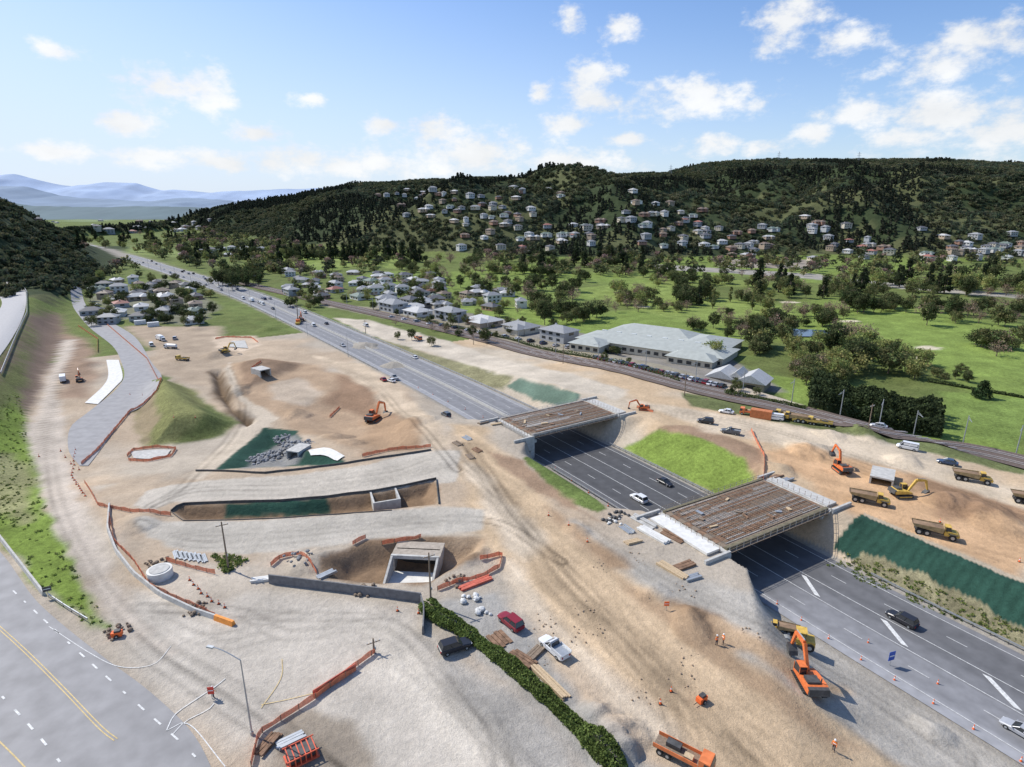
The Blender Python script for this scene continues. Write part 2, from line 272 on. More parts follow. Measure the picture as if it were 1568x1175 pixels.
def ground_mat():
    m=bpy.data.materials.new('ground_soil_gravel_grass');m.use_nodes=True;nt=m.node_tree;b=nt.nodes['Principled BSDF'];L=nt.links
    b.inputs['Roughness'].default_value=.95;b.inputs['Specular IOR Level'].default_value=.1
    g=nn(nt,'ShaderNodeNewGeometry');a=nn(nt,'ShaderNodeAttribute',attribute_name='Col')
    def noi(s,d=6,r=.6):
        n=nn(nt,'ShaderNodeTexNoise');n.inputs['Scale'].default_value=s;n.inputs['Detail'].default_value=d;n.inputs['Roughness'].default_value=r;L.new(g.outputs['Position'],n.inputs['Vector']);return n
    def mr(n,lo,hi,a0=.3,a1=.7):
        r=nn(nt,'ShaderNodeMapRange');r.inputs[1].default_value=a0;r.inputs[2].default_value=a1;r.inputs[3].default_value=lo;r.inputs[4].default_value=hi;L.new(n,r.inputs[0]);return r.outputs[0]
    def mul(x,y):
        r=nn(nt,'ShaderNodeMath',operation='MULTIPLY');L.new(x,r.inputs[0]);L.new(y,r.inputs[1]);return r.outputs[0]
    A=noi(.12,6,.65);B=noi(1.1,5,.7);D=noi(7,2,.7)
    f=mul(mul(mr(A.outputs[0],.86,1.12),mr(B.outputs[0],.86,1.12)),mr(D.outputs[0],.80,1.15))
    v1=nn(nt,'ShaderNodeVectorMath',operation='SCALE');L.new(a.outputs['Color'],v1.inputs[0]);L.new(f,v1.inputs['Scale'])
    gr=mul(mul(mr(A.outputs[0],.75,1.25),mr(B.outputs[0],.65,1.3)),mr(D.outputs[0],.6,1.3))
    v2=nn(nt,'ShaderNodeVectorMath',operation='SCALE');L.new(a.outputs['Color'],v2.inputs[0]);L.new(gr,v2.inputs['Scale'])
    mx=nn(nt,'ShaderNodeMix',data_type='RGBA');L.new(a.outputs['Alpha'],mx.inputs[0]);L.new(v1.outputs[0],mx.inputs[6]);L.new(v2.outputs[0],mx.inputs[7]);L.new(mx.outputs[2],b.inputs['Base Color'])
    ad=nn(nt,'ShaderNodeMath',operation='ADD');L.new(B.outputs[0],ad.inputs[0]);L.new(mul(D.outputs[0],mr(D.outputs[0],.25,.26)),ad.inputs[1])
    bp=nn(nt,'ShaderNodeBump');bp.inputs['Strength'].default_value=.7;bp.inputs['Distance'].default_value=.35;L.new(ad.outputs[0],bp.inputs['Height']);L.new(bp.outputs[0],b.inputs['Normal'])
    return m
def gridmesh(name,V,nx,ny,mt,col=None,smooth=True):
    me=bpy.data.meshes.new(name);V=V.reshape(-1,3);me.vertices.add(len(V));me.vertices.foreach_set('co',V.astype(np.float32).ravel())
    i=np.arange(nx-1)[None]+np.arange(ny-1)[:,None]*nx;q=np.stack([i,i+1,i+nx+1,i+nx],-1).reshape(-1,4);nf=len(q)
    me.loops.add(nf*4);me.loops.foreach_set('vertex_index',q.astype(np.int32).ravel());me.polygons.add(nf)
    me.polygons.foreach_set('loop_start',(np.arange(nf)*4).astype(np.int32));me.update(calc_edges=True)
    if smooth: me.polygons.foreach_set('use_smooth',np.ones(nf,bool))
    if col is not None:
        a=me.color_attributes.new('Col','FLOAT_COLOR','POINT');a.data.foreach_set('color',col.astype(np.float32).ravel())
    me.materials.append(mt);ob=bpy.data.objects.new(name,me);COL.objects.link(ob);return ob
gridmesh('ground',np.stack([XX,YY,HT],-1),NX,NY,ground_mat(),C.reshape(-1,4))
# ---------------------------------------------------------------- mesh builder
class MB:
    def __init__(s): s.v=[];s.f=[];s.m=[];s.mats=[]
    def mi(s,m):
        if m not in s.mats: s.mats.append(m)
        return s.mats.index(m)
    def add(s,v,f,m):
        o=len(s.v);s.v+=[tuple(p) for p in v];s.f+=[tuple(i+o for i in q) for q in f];s.m+=[s.mi(m)]*len(f)
    def box(s,cx,cy,cz,sx,sy,sz,m,rz=0,ry=0,tx=1,ty=1):
        M=Matrix.Translation((cx,cy,cz))@Matrix.Rotation(rz,4,'Z')@Matrix.Rotation(ry,4,'Y');v=[]
        for z in(-.5,.5):
            for x,y in((-.5,-.5),(.5,-.5),(.5,.5),(-.5,.5)):
                k=(tx,ty) if z>0 else (1,1);v.append(M@Vector((x*sx*k[0],y*sy*k[1],z*sz)))
        s.add(v,[(3,2,1,0),(4,5,6,7),(0,1,5,4),(1,2,6,5),(2,3,7,6),(3,0,4,7)],m)
    def cyl(s,p0,p1,r0,r1,m,n=8):
        p0=Vector(p0);p1=Vector(p1);d=(p1-p0).normalized();a=d.orthogonal().normalized();b=d.cross(a);v=[]
        for p,r in((p0,r0),(p1,r1)):
            for k in range(n): t=6.28318*k/n;v.append(p+a*math.cos(t)*r+b*math.sin(t)*r)
        f=[(k,(k+1)%n,n+(k+1)%n,n+k) for k in range(n)]+[tuple(range(n))[::-1],tuple(range(n,2*n))];s.add(v,f,m)
    def prism(s,pr,y0,y1,m):
        n=len(pr);v=[(x,y0,z) for x,z in pr]+[(x,y1,z) for x,z in pr]
        s.add(v,[(k,(k+1)%n,n+(k+1)%n,n+k) for k in range(n)]+[tuple(range(n))[::-1],tuple(range(n,2*n))],m)
    def loft(s,R,m,cap=True):
        n=len(R[0]);v=[p for r in R for p in r];f=[]
        for i in range(len(R)-1): f+=[(i*n+k,i*n+(k+1)%n,(i+1)*n+(k+1)%n,(i+1)*n+k) for k in range(n)]
        if cap: f+=[tuple(range(n))[::-1],tuple(range((len(R)-1)*n,len(R)*n))]
        s.add(v,f,m)
    def mesh(s,name,smooth=False):
        me=bpy.data.meshes.new(name);me.from_pydata(s.v,[],s.f)
        for m in s.mats: me.materials.append(m)
        me.polygons.foreach_set('material_index',np.array(s.m,np.int32))
        if smooth: me.polygons.foreach_set('use_smooth',np.ones(len(s.f),bool))
        me.update();return me
    def obj(s,name,loc=(0,0,0),rz=0,sc=1): return put(s.mesh(name),name,loc,rz,sc)
def put(me,name,loc,rz=0,sc=1):
    o=bpy.data.objects.new(name,me);o.location=loc;o.rotation_euler=(0,0,rz);o.scale=(sc,)*3 if not hasattr(sc,'__len__') else sc;COL.objects.link(o);return o
def at(me,name,u,v,rz=0,sc=1,dz=0):
    x,y,z=P1(u,v);return put(me,name,(x,y,z+dz),rz,sc)
def ang(u1,v1,u2,v2):
    x,y,_=P([(u1,v1),(u2,v2)]);return math.atan2(y[1]-y[0],x[1]-x[0])
def ribbon(name,L,R,mt,dz=.06,n=60,m=6,world=False,col=None,z=None):
    if not world:
        a=P(L);b=P(R);L=np.stack(a[:2],-1);R=np.stack(b[:2],-1)
    L=catmull(L,6);R=catmull(R,6)
    def rs(A,n):
        d=np.concatenate([[0],np.cumsum(np.hypot(*np.diff(A,axis=0).T))]);t=np.linspace(0,d[-1],n);return np.stack([np.interp(t,d,A[:,0]),np.interp(t,d,A[:,1])],-1)
    L=rs(L,n);R=rs(R,n);t=np.linspace(0,1,m)[None,:,None];V=L[:,None]*(1-t)+R[:,None]*t
    Z=hz(V[...,0],V[...,1])+dz if z is None else np.full(V.shape[:2],z)
    V=np.concatenate([V,Z[...,None]],-1);return gridmesh(name,V,m,n,mt,col)
def spribbon(name,s0,s1,o0,o1,mt,z,ds=6,cf=None):
    n=max(2,int((s1-s0)/ds));ss=np.linspace(s0,s1,n);V=[]
    oo=np.linspace(o0,o1,2 if not cf else 25)
    for s in ss:
        for o in oo: x,y,_=spt(s,o);V.append((x,y,z))
    V=np.array(V);c=None
    if cf: c=np.array([cf(s,o) for s in ss for o in oo])
    return gridmesh(name,V,len(oo),n,mt,c)
def mkline(mb,s0,s1,o,w,m,z=.075):
    n=max(1,int((s1-s0)/8));v=[];f=[]
    for i in range(n+1):
        s=s0+(s1-s0)*i/n
        for q in(o-w/2,o+w/2): x,y,_=spt(s,q);v.append((x,y,z))
    for i in range(n): f.append((2*i,2*i+1,2*i+3,2*i+2))
    mb.add(v,f,m)
CONC=mat('concrete',(.46,.45,.42),.85,var=.18,sc=1.2,bump=.2);CONCW=mat('pale_concrete',(.66,.65,.61),.8,var=.12,sc=1)
STEEL=mat('galvanised_steel',(.42,.44,.45),.45,.5,var=.1);WHITE=mat('white_road_paint',(.6,.6,.58),.7,var=.25,sc=3);YEL=mat('yellow_road_paint',(.58,.44,.2),.7,var=.2,sc=3)
ORF=mat('orange_safety_mesh',(.74,.25,.13),.8,var=.25,sc=2,alpha=.65);TIM=mat('weathered_timber',(.22,.17,.125),.9,var=.25,sc=4);RUST=mat('rust_formwork',(.22,.135,.085),.85,var=.4,sc=1.5)
BLK=mat('black_rubber',(.03,.03,.03),.85,var=.1);GLS=mat('dark_glass',(.03,.035,.04),.08,var=.05,spec=.6);DSTL=mat('dark_steel',(.09,.088,.085),.6,.2,var=.3)
PW=mat('white_paint',(.75,.76,.76),.35,var=.04);WOOD=mat('raw_timber',(.5,.38,.24),.85,var=.2,sc=4)
# motorway
def mcf(s,o):
    g=.175 if s<112 else (.085 if s<205 else .22)
    if 195<s<225: g=.085+(s-195)/30*.13
    if s<118 and o>0: g=.14
    if s<118 and o<-2: g=.235
    if 105<s<118: g=g*(118-s)/13+.085*(s-105)/13
    if o<-9.5 or o>10.3: g*=1.3
    g*=1-.13*max(math.exp(-((abs(o)-4.2)/.9)**2),math.exp(-((abs(o)-8.1)/.9)**2))
    return (g,g,g*1.03,1)
mw=spribbon('motorway',-10,1700,-11.9,11.9,mat('motorway_asphalt',rough=.75,attr=True,var=.14,sc=.5),0,5,mcf)
ml=MB()
for o in(-9.9,-2.4,2.4,10.3): mkline(ml,5,1500,o,.14,WHITE)
for s in range(5,900,10):
    for o in(-6.1,6.3): mkline(ml,s,s+3.0,o,.13,WHITE)
for s in range(15,112,15):
    v=[spt(s,-1.7)[:2],spt(s+1.0,-1.9)[:2],spt(s+6.2,1.7)[:2],spt(s+5.2,1.9)[:2]];ml.add([(a,b,.078) for a,b in v],[(0,1,2,3)],WHITE)
ml.obj('motorway_lane_markings')
def rail(name,pts,h=.75,w=.12,mt=STEEL,posts=2.5,z0=.45,solid=False):
    mb=MB();v=[];f=[];n=len(pts)
    for i,(x,y,z) in enumerate(pts):
        a=pts[max(i-1,0)];b=pts[min(i+1,n-1)];dx,dy=b[0]-a[0],b[1]-a[1];l=math.hypot(dx,dy)+1e-6;nx,ny=-dy/l,dx/l
        wb=w/2 if not solid else w; wt=w/2
        lo=-.05 if solid else z0
        hh=h*(1+(.14*math.sin(i*2.3)+.1*math.sin(i*.9) if mt is ORF else 0))
        v+=[(x-nx*wb,y-ny*wb,z+lo),(x+nx*wb,y+ny*wb,z+lo),(x+nx*wt,y+ny*wt,z+hh),(x-nx*wt,y-ny*wt,z+hh)]
    for i in range(n-1):
        o=4*i;f+=[(o+k,o+(k+1)%4,o+4+(k+1)%4,o+4+k) for k in range(4)]
    f+=[(0,1,2,3),(4*n-1,4*n-2,4*n-3,4*n-4)];mb.add(v,f,mt)
    if posts:
        d=0
        for i in range(n-1):
            a=Vector(pts[i]);b=Vector(pts[i+1]);L=(b-a).length
            while d<L: p=a.lerp(b,d/L);mb.box(p.x,p.y,p.z+h/2,.08,.08,h+.1,DSTL if mt is STEEL else TIM);d+=posts
            d-=L
    return mb.obj(name)
def pxline(pts,step=1.5,dz=0,smooth=False):
    x,y,_=P(pts);A=np.stack([x,y],-1)
    if smooth: A=catmull(A,6)
    d=np.concatenate([[0],np.cumsum(np.hypot(*np.diff(A,axis=0).T))]);t=np.linspace(0,d[-1],max(2,int(d[-1]/step)+1))
    X=np.interp(t,d,A[:,0]);Y=np.interp(t,d,A[:,1]);return [(float(a),float(b),float(c)+dz) for a,b,c in zip(X,Y,hz(X,Y))]
def sline(s0,s1,o,z,step=6): return [spt(s,o)[:2]+(z,) for s in np.arange(s0,s1,step)]
rail('median_barrier',sline(208,1100,0,.05),.85,.22,CONC,0,solid=True)
rail('motorway_guardrail',sline(2,108,12.7,.1),.75,.1);rail('motorway_guardrail',sline(215,700,12.4,.05),.75,.1,STEEL,5)
rail('motorway_guardrail',sline(140,182,-12.3,.1),.75,.1);rail('motorway_guardrail',sline(300,700,-12.4,.05),.75,.1,STEEL,5);rail('motorway_guardrail',sline(139,184,12.5,.1),.75,.1)
# bridges
PLY=mat('formwork_ply',(.16,.14,.09),.8,var=.3);DCONC=mat('deck_concrete',(.30,.275,.245),.85,var=.3,sc=1)
def bridge(s0,L0,L1,wid,kind):
    x,y,a=spt(s0,0);rz=a-math.pi/2;mb=MB();W=wid/2;zt=7.0;cx=(L0+L1)/2;ln=L1-L0
    ng=9
    for k in range(ng):
        yy=-W+wid*(k+.5)/ng;mb.box(cx,yy,5.85,ln,wid/ng*.55,1.3,CONC)
        mb.box(cx,yy,6.56,ln,wid/ng*.98,.1,RUST if k%2 else TIM)
    rr=random.Random(s0)
    for k in range(30):
        yy=-W+.5+(wid-1)*(k+.5)/30;m=[RUST,DCONC,RUST,TIM,DCONC][rr.randrange(5)] if kind==2 else [RUST,TIM,CONC,DCONC][rr.randrange(4)]
        x0=L0+1+rr.random()*2
        while x0<L1-2:
            l_=rr.uniform(5,14);x1=min(x0+l_,L1-1);mb.box((x0+x1)/2,yy,6.66+rr.random()*.08,x1-x0-.15,(wid-1)/30*rr.uniform(.6,.9),.12,m);x0=x1;m=rr.choice([m,RUST,DCONC,TIM])
    for k in range(56): xx=L0+1+(ln-2)*k/55;mb.box(xx,0,6.86,.06,wid-1.5,.04,RUST if k%3 else DSTL)
    for k in range(9): mb.box(L0+3+rr.random()*(ln-6),(rr.random()-.5)*(wid-4),6.95,1+rr.random()*2,.3+rr.random()*.5,.2,[WOOD,TIM,STEEL,RUST][k%4],rz=rr.random()*3)
    for sg in(-1,1):
        mb.box(cx,sg*(W+.35),6.35,ln,.7,.9,PLY if kind==2 else DCONC);mb.box(cx,sg*(W+.95),6.05,ln,.9,.08,TIM)
        for k in range(17): xx=L0+ln*k/16;mb.box(xx,sg*(W+1.3),6.65,.07,.07,1.3,STEEL);mb.box(xx,sg*(W+1.0),5.7,.1,.8,.1,RUST)
        for zz in(6.75,7.25): mb.box(cx,sg*(W+1.3),zz,ln,.06,.06,STEEL if kind==1 else TIM)
    for e,sg in((L0,-1),(L1,1)):
        mb.box(e+sg*.3,0,3.0,1.4,wid+2.6,6.6,CONC);mb.box(e-sg*.9,0,4.6,1.4,wid+1.2,.9,CONC)
        for q in(-1,1): mb.box(e+sg*3.4,q*(W+1.5),4.7 ,6.6,.5,4.1,CONC)
        for k in range(12): yy=-W+wid*k/11;mb.box(e+sg*1.2,yy,7.0,.06,.06,1.3,RUST)
        if kind==2 or sg>0: mb.box(e+sg*2.6,0,6.35,3.4,wid-.4,.5,CONCW if sg<0 else CONC)
    return mb.obj('concrete_road_bridge',(x,y,0),rz)
bridge(126,-12.6,18.6,15.5,2);bridge(194,-12,20,15.5,1)
# local roads
ASPH=mat('road_asphalt',(.245,.24,.24),.6,var=.16,sc=.35,bump=.1);NASP=mat('new_asphalt',(.29,.285,.285),.8,var=.12,sc=.4)  # road_asphalt grey is raised: sun glare put into its base colour
ribbon('asphalt_road',[(-260,860),(-40,822),(60,925),(150,1000),(230,1060),(300,1130),(345,1230)],[(-300,1250),(-250,1240),(-150,1245),(-50,1260),(0,1280),(40,1300),(80,1330)],ASPH,.05,70,24)
ribbon('highway_on_bank',[(-60,470),(10,426),(34,434),(40,452),(38,478),(18,520),(-40,600)],[(-90,500),(-25,440),(-8,446),(0,456),(2,470),(-22,500),(-80,570)],mat('pale_chipseal',(.42,.41,.4),.85,var=.1),.25,60,6)
ribbon('new_local_road',[(107,440),(112,470),(135,500),(172,530),(186,556),(190,578),(175,600),(135,632),(108,655),(105,690),(122,714)],[(124,440),(132,468),(160,488),(205,515),(232,555),(248,578),(238,600),(195,635),(170,668),(150,695),(135,714)],NASP,.15,90,9)
rail('road_edge_barrier',pxline([(-30,790),(20,850),(68,912)],2),.8,.3,CONC,0,solid=True);rail('road_guardrail',pxline([(75,915),(105,935),(135,953)],1.5),.8,.12)
rail('highway_guardrail',pxline([(2,575),(24,520),(42,480),(42,450),(34,434)],3),1.4,.15,STEEL,4)
def strip(mb,pts,w,mt,dz,dash=None,world=None):
    L=pxline(pts,.8,dz,True);n=len(L);V=[]
    for i,(x,y,z) in enumerate(L):
        a=L[max(i-1,0)];b=L[min(i+1,n-1)];dx,dy=b[0]-a[0],b[1]-a[1];l=math.hypot(dx,dy)+1e-6;V+=[(x+dy/l*w/2,y-dx/l*w/2,z),(x-dy/l*w/2,y+dx/l*w/2,z)]
    F=[(2*i,2*i+1,2*i+3,2*i+2) for i in range(n-1) if not dash or (i*.8)%dash[1]<dash[0]];mb.add(V,F,mt)
rm=MB()
strip(rm,[(-40,930),(30,993),(90,1052),(150,1115),(175,1135)],.12,YEL,.08);strip(rm,[(-40,925),(34,990),(95,1050),(155,1112),(180,1132)],.12,YEL,.08);strip(rm,[(-30,1108),(35,1172),(70,1220)],.15,YEL,.08)
strip(rm,[(20,905),(70,952),(125,1003),(205,1074),(290,1150),(340,1210)],.22,WHITE,.08,(1.3,4.2))
strip(rm,[(-20,1045),(8,1072),(57,1125),(110,1190)],.24,WHITE,.08,(1.3,4.2));strip(rm,[(75,960),(140,1002),(185,1022),(235,1018),(262,990)],.1,WHITE,.08)
rm.obj('road_markings')
ym=MB();strip(ym,[(255,1120),(268,1095),(300,1072),(330,1052),(345,1040)],.14,WHITE,.09);strip(ym,[(400,1080),(440,1072),(490,1060)],.1,YEL,.09);strip(ym,[(400,1085),(430,1040),(432,1010)],.1,YEL,.09);strip(ym,[(255,1120),(290,1110),(345,1175)],.12,WHITE,.09);strip(ym,[(265,1125),(285,1105),(318,1088),(328,1078)],.12,WHITE,.09);ym.obj('yard_markings')
ribbon('concrete_channel',[(163,552),(166,575),(158,592),(130,618)],[(182,552),(188,578),(178,592),(150,620)],CONCW,.25,30,4)
# railway
RP=[(1620,722),(1480,690),(1345,660),(1200,625),(1050,592),(900,556),(780,530),(690,507),(600,486),(520,468),(440,450),(330,424)]
RA=catmull(np.stack(P(RP)[:2],-1),6);BAL=mat('rail_ballast',(.13,.10,.085),.95,var=.3,sc=3)
def off(A,o):
    D=np.gradient(A,axis=0);D/=np.hypot(D[:,0],D[:,1])[:,None];return A+np.stack([D[:,1],-D[:,0]],-1)*o
ribbon('railway_ballast',off(RA,-6)[::6],off(RA,6)[::6],BAL,.35,160,5,True)
rt=MB();RS=mat('rail_steel',(.55,.5,.46),.4,.4)
for o in(-3.0,-1.7,1.7,3.0):
    A=off(RA,o);L=[(a,b,float(hz(a,b))+.5) for a,b in A]
    for i in range(len(L)-1):
        a,b=Vector(L[i]),Vector(L[i+1]);m=(a+b)/2;d=b-a;rt.box(m.x,m.y,m.z,d.length,.2,.16,RS,rz=math.atan2(d.y,d.x))
rt.obj('railway_track')
pm=MB();pm.cyl((0,0,0),(0,0,8.5),.16,.12,STEEL);pm.box(1.6,0,7.6,3.4,.1,.1,STEEL);pm.cyl((0,0,8.2),(3.2,0,7.6),.04,.04,STEEL,5);pm=pm.mesh('catenary_mast')
for i in range(0,len(RA)-1,3):
    p=off(RA,6)[i];q=RA[min(i+1,len(RA)-1)]-RA[i];put(pm,'railway_mast',(p[0],p[1],float(hz(*p))),math.atan2(q[1],q[0])+math.pi/2)
# ---------------------------------------------------------------- trees
BARK=mat('bark',(.16,.125,.095),.95,var=.25,sc=3)
def tree(name,h,cr,kind,col,ncl,nl,ls,seed):
    r=np.random.default_rng(seed);mb=MB();th=h*(.35 if kind!='pine' else .9)
    mb.cyl((0,0,-.3),(0,0,th),h*.03,h*.015,BARK,7)
    cs=[]
    for k in range(ncl):
        if kind=='pine': t=r.random()**1.3;R=cr*(1-t)*(.75+.5*r.random())+.1;a=r.random()*6.28;cs.append((R*math.cos(a)*.75,R*math.sin(a)*.75,h*(.14+.84*t)))
        elif kind=='poplar': t=r.random();R=cr*math.sin(math.pi*min(.95,t*.9+.1))**.7*r.random()**.5;a=r.random()*6.28;cs.append((R*math.cos(a),R*math.sin(a),h*(.15+.83*t)))
        else:
            v=r.normal(size=3);v/=np.linalg.norm(v);q=.45+.55*r.random()**.5;lob=1+.28*math.sin(3*math.atan2(v[1],v[0])+seed)+.15*math.sin(5*v[2]+seed)
            cs.append((v[0]*cr*q*lob,v[1]*cr*q*lob,h*.6+v[2]*h*.38*q))
    cs=np.array(cs)
    for k in range(0,min(ncl,7)):
        c=cs[k];mb.cyl((0,0,th*.75),tuple(c),h*.012,h*.004,BARK,5)
    n=ncl*nl;cc=np.repeat(cs,nl,0);sg=cr*(.19 if kind!='pine' else .15);pos=cc+r.normal(size=(n,3))*sg*np.array([1,1,.75])
    a=r.normal(size=(n,3));a/=np.linalg.norm(a,axis=1)[:,None];b=np.cross(a,r.normal(size=(n,3)));b/=np.linalg.norm(b,axis=1)[:,None]
    s=ls*(.6+.8*r.random((n,1)));q=np.stack([pos-a*s,pos+b*s*.7,pos+a*s,pos-b*s*.7],1).reshape(-1,3)
    lm=leafmat();o=len(mb.v);mb.v+=[tuple(x) for x in q];mb.f+=[(o+4*i,o+4*i+1,o+4*i+2,o+4*i+3) for i in range(n)];mb.m+=[mb.mi(lm)]*n
    me=mb.mesh(name);at_=me.color_attributes.new('Col','FLOAT_COLOR','POINT');ca=np.ones((len(mb.v),4));ca[:,:3]=col
    sh=(.55+.9*r.random(ncl));hu=r.random(ncl);cl=np.array(col)[None]*sh[:,None]*np.stack([.85+.4*hu,np.ones(ncl),.9+.2*hu],-1)
    ca[o:,:3]=np.repeat(cl,nl*4,0);at_.data.foreach_set('color',ca.astype(np.float32).ravel());return me
TD=[tree('tree_dark%d'%i,9+i,4.4,'round',(.07,.09,.04),40,32,.42,10+i) for i in range(3)]
TL=[tree('tree_light%d'%i,8+i,4.0,'round',(.24,.27,.10),38,28,.38,20+i) for i in range(3)]
TG=[tree('tree_mid%d'%i,9,4.2,'round',(.14,.16,.07),38,30,.4,30+i) for i in range(2)]
TB=[tree('tree_bare%d'%i,10,4.0,'round',(.27,.21,.16),36,14,.28,40+i) for i in range(2)]
TP=[tree('pine%d'%i,15+2*i,4.2,'pine',(.05,.068,.036),60,26,.55,50+i) for i in range(2)]
TO=[tree('poplar%d'%i,12,1.9,'poplar',(.2,.22,.09),40,22,.38,60+i) for i in range(1)]
KN={'D':(TD,'broadleaf_tree'),'L':(TL,'spring_leaf_tree'),'G':(TG,'broadleaf_tree'),'B':(TB,'bare_willow_tree'),'P':(TP,'pine_tree'),'O':(TO,'poplar_tree')}
R=random.Random(5)
def trees(x0,v0,x1,v1,n,kinds,s0=.8,s1=1.3,slope=0):
    for k in range(n):
        u=R.uniform(x0,x1);v=R.uniform(v0,v1)+slope*(u-x0);kk=R.choice(kinds);L,nm=KN[kk];s=R.uniform(s0,s1)
        x,y,z=P1(u,v);put(R.choice(L),nm,(x,y,z-.1),R.uniform(0,6.3),(s*R.uniform(.8,1.15),s*R.uniform(.8,1.15),s*R.uniform(.95,1.2)))
for q in [(455,392,645,402,34,'PPD',1,1.5),(640,400,800,428,34,'BGBLD',.8,1.3),(800,392,990,425,44,'PDDPB',.9,1.4),(640,428,800,455,28,'DGBL',.6,1.1),(800,425,900,470,24,'DDGB',.8,1.2),
 (815,478,920,498,14,'DDG',.8,1.2),(930,445,1000,470,16,'BBGL',.8,1.2),(1035,445,1080,470,11,'DD',.9,1.3),(1000,425,1200,440,34,'GLBD',.6,1.1),(1080,455,1180,475,16,'DGLOB',.6,1.1),(1160,435,1360,458,46,'DPGLB',.8,1.4),
 (1360,425,1568,455,44,'DLGBP',.8,1.4),(1450,435,1530,450,9,'L',1.3,1.7),(1190,478,1300,505,22,'DGBB',.6,1.),(1290,470,1400,480,20,'DDG',.7,1.1),(1400,470,1568,505,26,'DGB',.7,1.2),(1150,490,1220,530,18,'LGDB',.7,1.1),
 (1210,540,1420,575,38,'LLGLD',.6,1.1),(1215,560,1300,590,14,'LGB',.6,.95),(1140,530,1180,548,8,'GD',.6,.9),(1075,540,1100,552,3,'L',.7,.9),(1300,520,1330,540,10,'BBL',.9,1.3),(940,470,1060,480,14,'BG',.5,.9),
 (1420,570,1490,590,7,'GLD',.3,.6),(1100,480,1150,500,8,'DGB',.5,.9),(1490,520,1568,550,12,'GBD',.7,1.1),(1060,500,1160,520,12,'DGB',.5,.9),(140,478,330,500,26,'DGD',.5,.8),(130,425,330,475,46,'DGDL',.5,.85),(440,418,680,476,80,'DGLBD',.45,.85),(680,440,800,500,30,'DGLB',.45,.8),
 (340,415,400,440,22,'DDG',.8,1.2),(400,400,460,425,22,'DGLB',.7,1.1),(265,385,460,402,50,'DGPL',.8,1.3),(110,358,330,385,60,'DGPBL',.9,1.4),(330,435,360,446,4,'D',1.2,1.4),(560,395,640,420,18,'DG',.7,1.1),(900,520,1110,560,18,'DG',.25,.45),(600,480,900,530,30,'DGB',.25,.6),(1120,590,1170,605,5,'DG',.25,.4)]:
    trees(*q)
at(tree('conifer_bush',5,2.6,'pine',(.05,.08,.035),60,40,.25,99),'conifer_tree',1503,610,0,1.2)
for u,v,k,s in [(865,485,'D',1.3),(895,492,'D',1.35),(835,470,'D',1.2),(1050,465,'D',1.5),(1070,468,'P',.9),(1165,532,'L',1.25),(1250,580,'L',1.0),(1085,550,'L',.9),(445,470,'D',.8),(1400,580,'L',1),(1360,572,'G',1.2),(1305,575,'L',1.3)]:
    at(KN[k][0][0],KN[k][1],u,v,u,s)
# ---------------------------------------------------------------- houses
def house(name,w,d,h,wc,rc,L=False,rh=2.2):
    mb=MB();wm=mat('wall_%s'%wc,{'cream':(.52,.48,.39),'white':(.6,.6,.58),'grey':(.36,.37,.38),'brick':(.32,.19,.14),'tan':(.4,.32,.24)}[wc],.85,var=.1,sc=2)
    rmn=mat('roof_%s'%rc,{'grey':(.27,.275,.28),'red':(.30,.13,.10),'brown':(.19,.145,.11),'pale':(.46,.46,.45),'green':(.15,.19,.16),'dark':(.11,.11,.12)}[rc],.6,var=.15,sc=1.5)
    def blk(cx,cy,w,d):
        mb.box(cx,cy,h/2-1,w,d,h+2,wm);e=.6;W=w/2+e;D=d/2+e
        if w>=d: r=[(cx-w/2+d/2,cy),(cx+w/2-d/2,cy)];F=[(0,1,5,4),(2,3,4,5),(1,2,5),(3,0,4)]
        else: r=[(cx,cy-d/2+w/2),(cx,cy+d/2-w/2)];F=[(0,1,4),(1,2,5,4),(2,3,5),(3,0,4,5)]
        mb.add([(cx-W,cy-D,h+.02),(cx+W,cy-D,h+.02),(cx+W,cy+D,h+.02),(cx-W,cy+D,h+.02),(r[0][0],r[0][1],h+rh),(r[1][0],r[1][1],h+rh)],F+[(3,2,1,0)],rmn);mb.box(cx,cy,h-.05,w+1.1,d+1.1,.14,PW)
    blk(0,0,w,d)
    if L: blk(w*.25,-d*.6,w*.45,d*.7)
    for sg in(-1,1):
        for k in range(3):
            for lv in range(1 if h<4 else 2): mb.box(-w*.33+w*.3*k,sg*(d/2+.02),(1.5 if lv==0 else 4.1),w*.15,.08,1.2,GLS)
        mb.box(sg*(w/2+.02),0,h-1.2,.08,d*.3,1.2,GLS)
    mb.box(w*.12,d/2+.03,1.05,.95,.08,2.1,WOOD);mb.box(-w*.2,d*.1,h+rh*.8,.7,.7,1.4,wm);return mb.mesh(name)
HM=[house('h%d'%i,*a) for i,a in enumerate([(14,9,3,'cream','grey',True),(12,9,3,'white','pale'),(13,9,3,'brick','brown',True),(12,8,5.6,'white','grey'),(15,9,3,'tan','pale',True),(13,10,5.5,'cream','dark'),(12,9,3,'grey','red'),(14,9,3,'white','green',True),(13,9,5.2,'grey','grey'),(11,9,5,'tan','brown'),(13,9,3,'grey','dark'),(12,8,3,'brick','dark')])]
HP=[]
def houses(x0,v0,x1,v1,n,s0=.9,s1=1.15,slope=0,nm='house',dz=.2,md=17):
    done=[]
    for k in range(n*3):
        u=R.uniform(x0,x1);v=R.uniform(v0,v1)+slope*(u-x0);x,y,z=P1(u,v)
        if any(math.hypot(x-a,y-b)<md for a,b in done): continue
        if nm!='house' and float(fbm(np.array([x]),np.array([y]),70,123)[0])<.44: continue
        done.append((x,y));HP.append((x,y));put(R.choice(HM),nm,(x,y,z+dz),R.choice([0,1.57])+R.uniform(-.4,.4)+.5,R.uniform(s0,s1))
        if len(done)>=n: break
